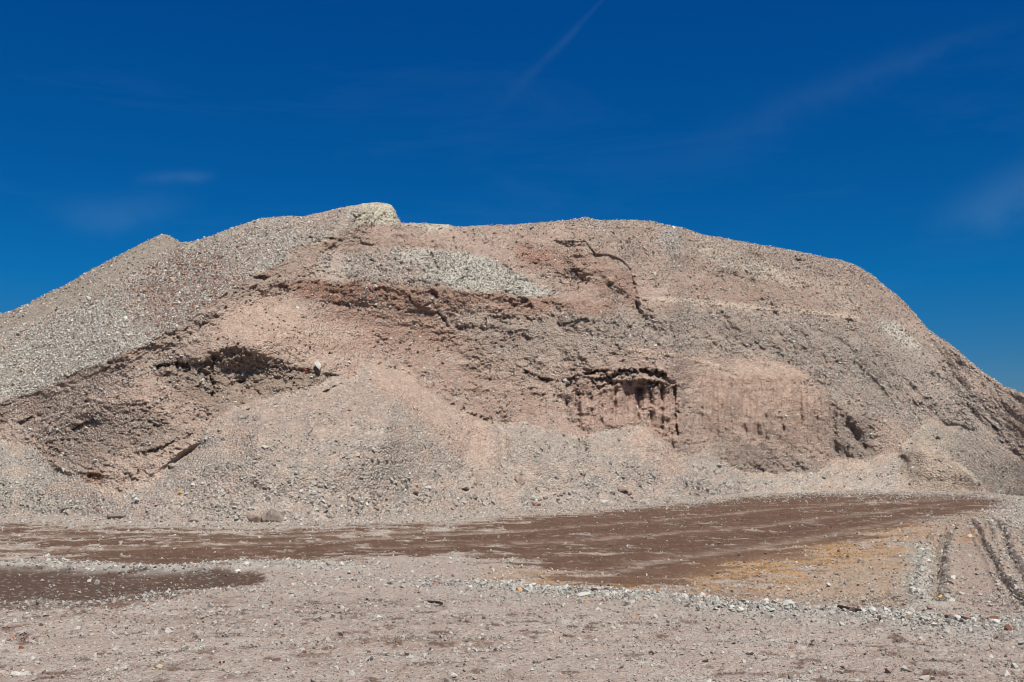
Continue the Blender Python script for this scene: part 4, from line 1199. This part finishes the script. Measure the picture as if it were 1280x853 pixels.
def bar(name, pts, r, rgb, label, cat):
    """a bent rod lying on the ground, thickness r, through picture points laid on the ground"""
    w3 = []
    for a_, b_ in pts:
        x, y = gpt(a_, b_); w3.append(Vector((x, y, float(gz(x, y)[0]) + r * .9)))
    bm = bmesh.new(); rings = []
    for k_, c_ in enumerate(w3):
        t_ = (w3[min(k_ + 1, len(w3) - 1)] - w3[max(k_ - 1, 0)]).normalized()
        n_ = t_.cross(Vector((0, 0, 1))).normalized(); b2 = t_.cross(n_)
        rings.append([bm.verts.new(c_ + n_ * math.cos(q_ * math.pi / 4) * r * (1.2 if k_ == len(w3) - 1 else 1) + b2 * math.sin(q_ * math.pi / 4) * r) for q_ in range(8)])
    for a_, b_ in zip(rings[:-1], rings[1:]):
        for q_ in range(8):
            bm.faces.new((a_[q_], a_[(q_ + 1) % 8], b_[(q_ + 1) % 8], b_[q_]))
    bm.faces.new(rings[0]); bm.faces.new(rings[-1][::-1])
    bmesh.ops.recalc_face_normals(bm, faces=bm.faces)
    me = bpy.data.meshes.new(name); bm.to_mesh(me); bm.free()
    me.materials.append(stone_material(name, color=alb(*rgb)))
    link(name, me, None, None, label=label, category=cat)


bar('rod', [(532.5, 755), (539, 756.6), (545, 758), (550, 759.5), (552, 762.5)], .014, (62, 62, 66), 'short bent black rod lying on the compacted yard in front of the windrow', 'rod')
bar('bar', [(1049, 773), (1056, 775), (1064, 777), (1075, 779.5)], .020, (70, 52, 46), 'dark rusty bar lying along the windrow among pale stones', 'bar')

# the larger stones of the windrow, one by one
shapes = [rock_mesh('windrow_stone', 12 + k % 4, 700 + k, flat=.72, sub=True) for k in range(8)]
wm = [stone_material('windrow_stone', color=PAL[i_]) for i_ in (0, 1, 2, 4, 7, 0, 1, 5)]
for me_, m_ in zip(shapes, wm): me_.materials.append(m_)
wpts = [(480, 730), (600, 736), (680, 743), (760, 750), (850, 758), (900, 766), (960, 772), (1050, 779), (1130, 784), (1200, 790), (1285, 800)]
for i_ in range(70):
    px = rng.uniform(0, 1) ** .8 * 800 + 482; py = np.interp(px, *zip(*wpts)) + rng.normal(0, 3.2)
    x, y = gpt(px, py); z = float(gz(x, y)[0])
    o = link('windrow_stone', shapes[rng.integers(0, 8)], None, None, label='fist-sized grey stone in the row of stones along the edge of the yard', category='stone', group='stones of the windrow')
    r_ = float(np.clip(rng.lognormal(math.log(.034), .25), .022, .06)) * y / 11.5
    o.scale = (r_, r_ * .9, r_ * .85); o.rotation_euler = (rng.uniform(-.4, .4), rng.uniform(-.4, .4), rng.uniform(0, 6.28)); o.location = (x, y, z + r_ * .35)

# ------------------------------------------------------------------ farther heaps behind the left shoulder
def far_heap(apx, apy, Yd, slope_l, label, seed, rx=1.0, rnd=1.2):
    a, b = px_dir(apx, apy)
    ax, az_ = a * Yd, EYE + b * Yd
    n = 150
    rad = (az_ + 1.0) / slope_l
    g = np.linspace(-rad * 1.02, rad * 1.02, n)
    gx, gy = np.meshgrid(g, g)
    d_ = np.hypot(gx / rx, gy) * (1 + .07 * fbm(gx / 4, gy / 4, 3, seed))
    z = az_ + rnd * slope_l * .5 - slope_l * np.sqrt(d_ ** 2 + (rnd * .5) ** 2) + .14 * fbm(gx * .8, gy * .8, 5, seed + 3, .6)
    z = np.maximum(z, -.8)
    vv = np.stack([gx + ax, gy + Yd, z], -1).reshape(-1, 3)
    ii = np.arange(n * n).reshape(n, n)
    qq = np.stack([ii[:-1, :-1], ii[:-1, 1:], ii[1:, 1:], ii[1:, :-1]], -1).reshape(-1, 4)
    k = np.zeros((len(vv), 3)) + alb(160, 144, 132)
    k *= (1 + .12 * fbm(vv[:, 0] * .9, vv[:, 1] * .9, 4, seed + 6))[:, None]
    o = link('gravel_heap', make_mesh('gravel_heap', vv, qq, k), M_earth, label=label, category='gravel heap', group='gravel heaps behind the big one')
    m_ = rng.random((26000, 2)) * [rad * 1.3, rad * .95] - [rad * .65, rad * .95]
    fi = (m_[:, 0] + rad * 1.02) / (rad * 2.04) * (n - 1); fj = (m_[:, 1] + rad * 1.02) / (rad * 2.04) * (n - 1)
    i0 = fi.astype(int); j0 = fj.astype(int); u_ = fi - i0; v_ = fj - j0
    zz = z[j0, i0] * (1 - u_) * (1 - v_) + z[j0, i0 + 1] * u_ * (1 - v_) + z[j0 + 1, i0] * (1 - u_) * v_ + z[j0 + 1, i0 + 1] * u_ * v_
    keep_ = zz > 2
    pp = np.stack([m_[:, 0] + ax, m_[:, 1] + Yd, zz], -1)[keep_]
    szs = np.clip(rng.lognormal(math.log(.045), .4, len(pp)), .02, .14)
    scatter('loose_gravel', pp, szs, tints(len(pp), [3, 3, 3, 2, 1.2, .4, .3, 1.5, 1.2]), o)
    return o


far_heap(207, 293, 52, .69, 'tan gravel heap with a pointed top behind the long stony slope', 400, 1.0, .5)
HEAP_CHECK = 1
far_heap(-20, 389, 66, .5, 'distant low gravel heap beyond the foot of the pointed one', 410, 1.3, 3)
print('done', time.time() - T0)
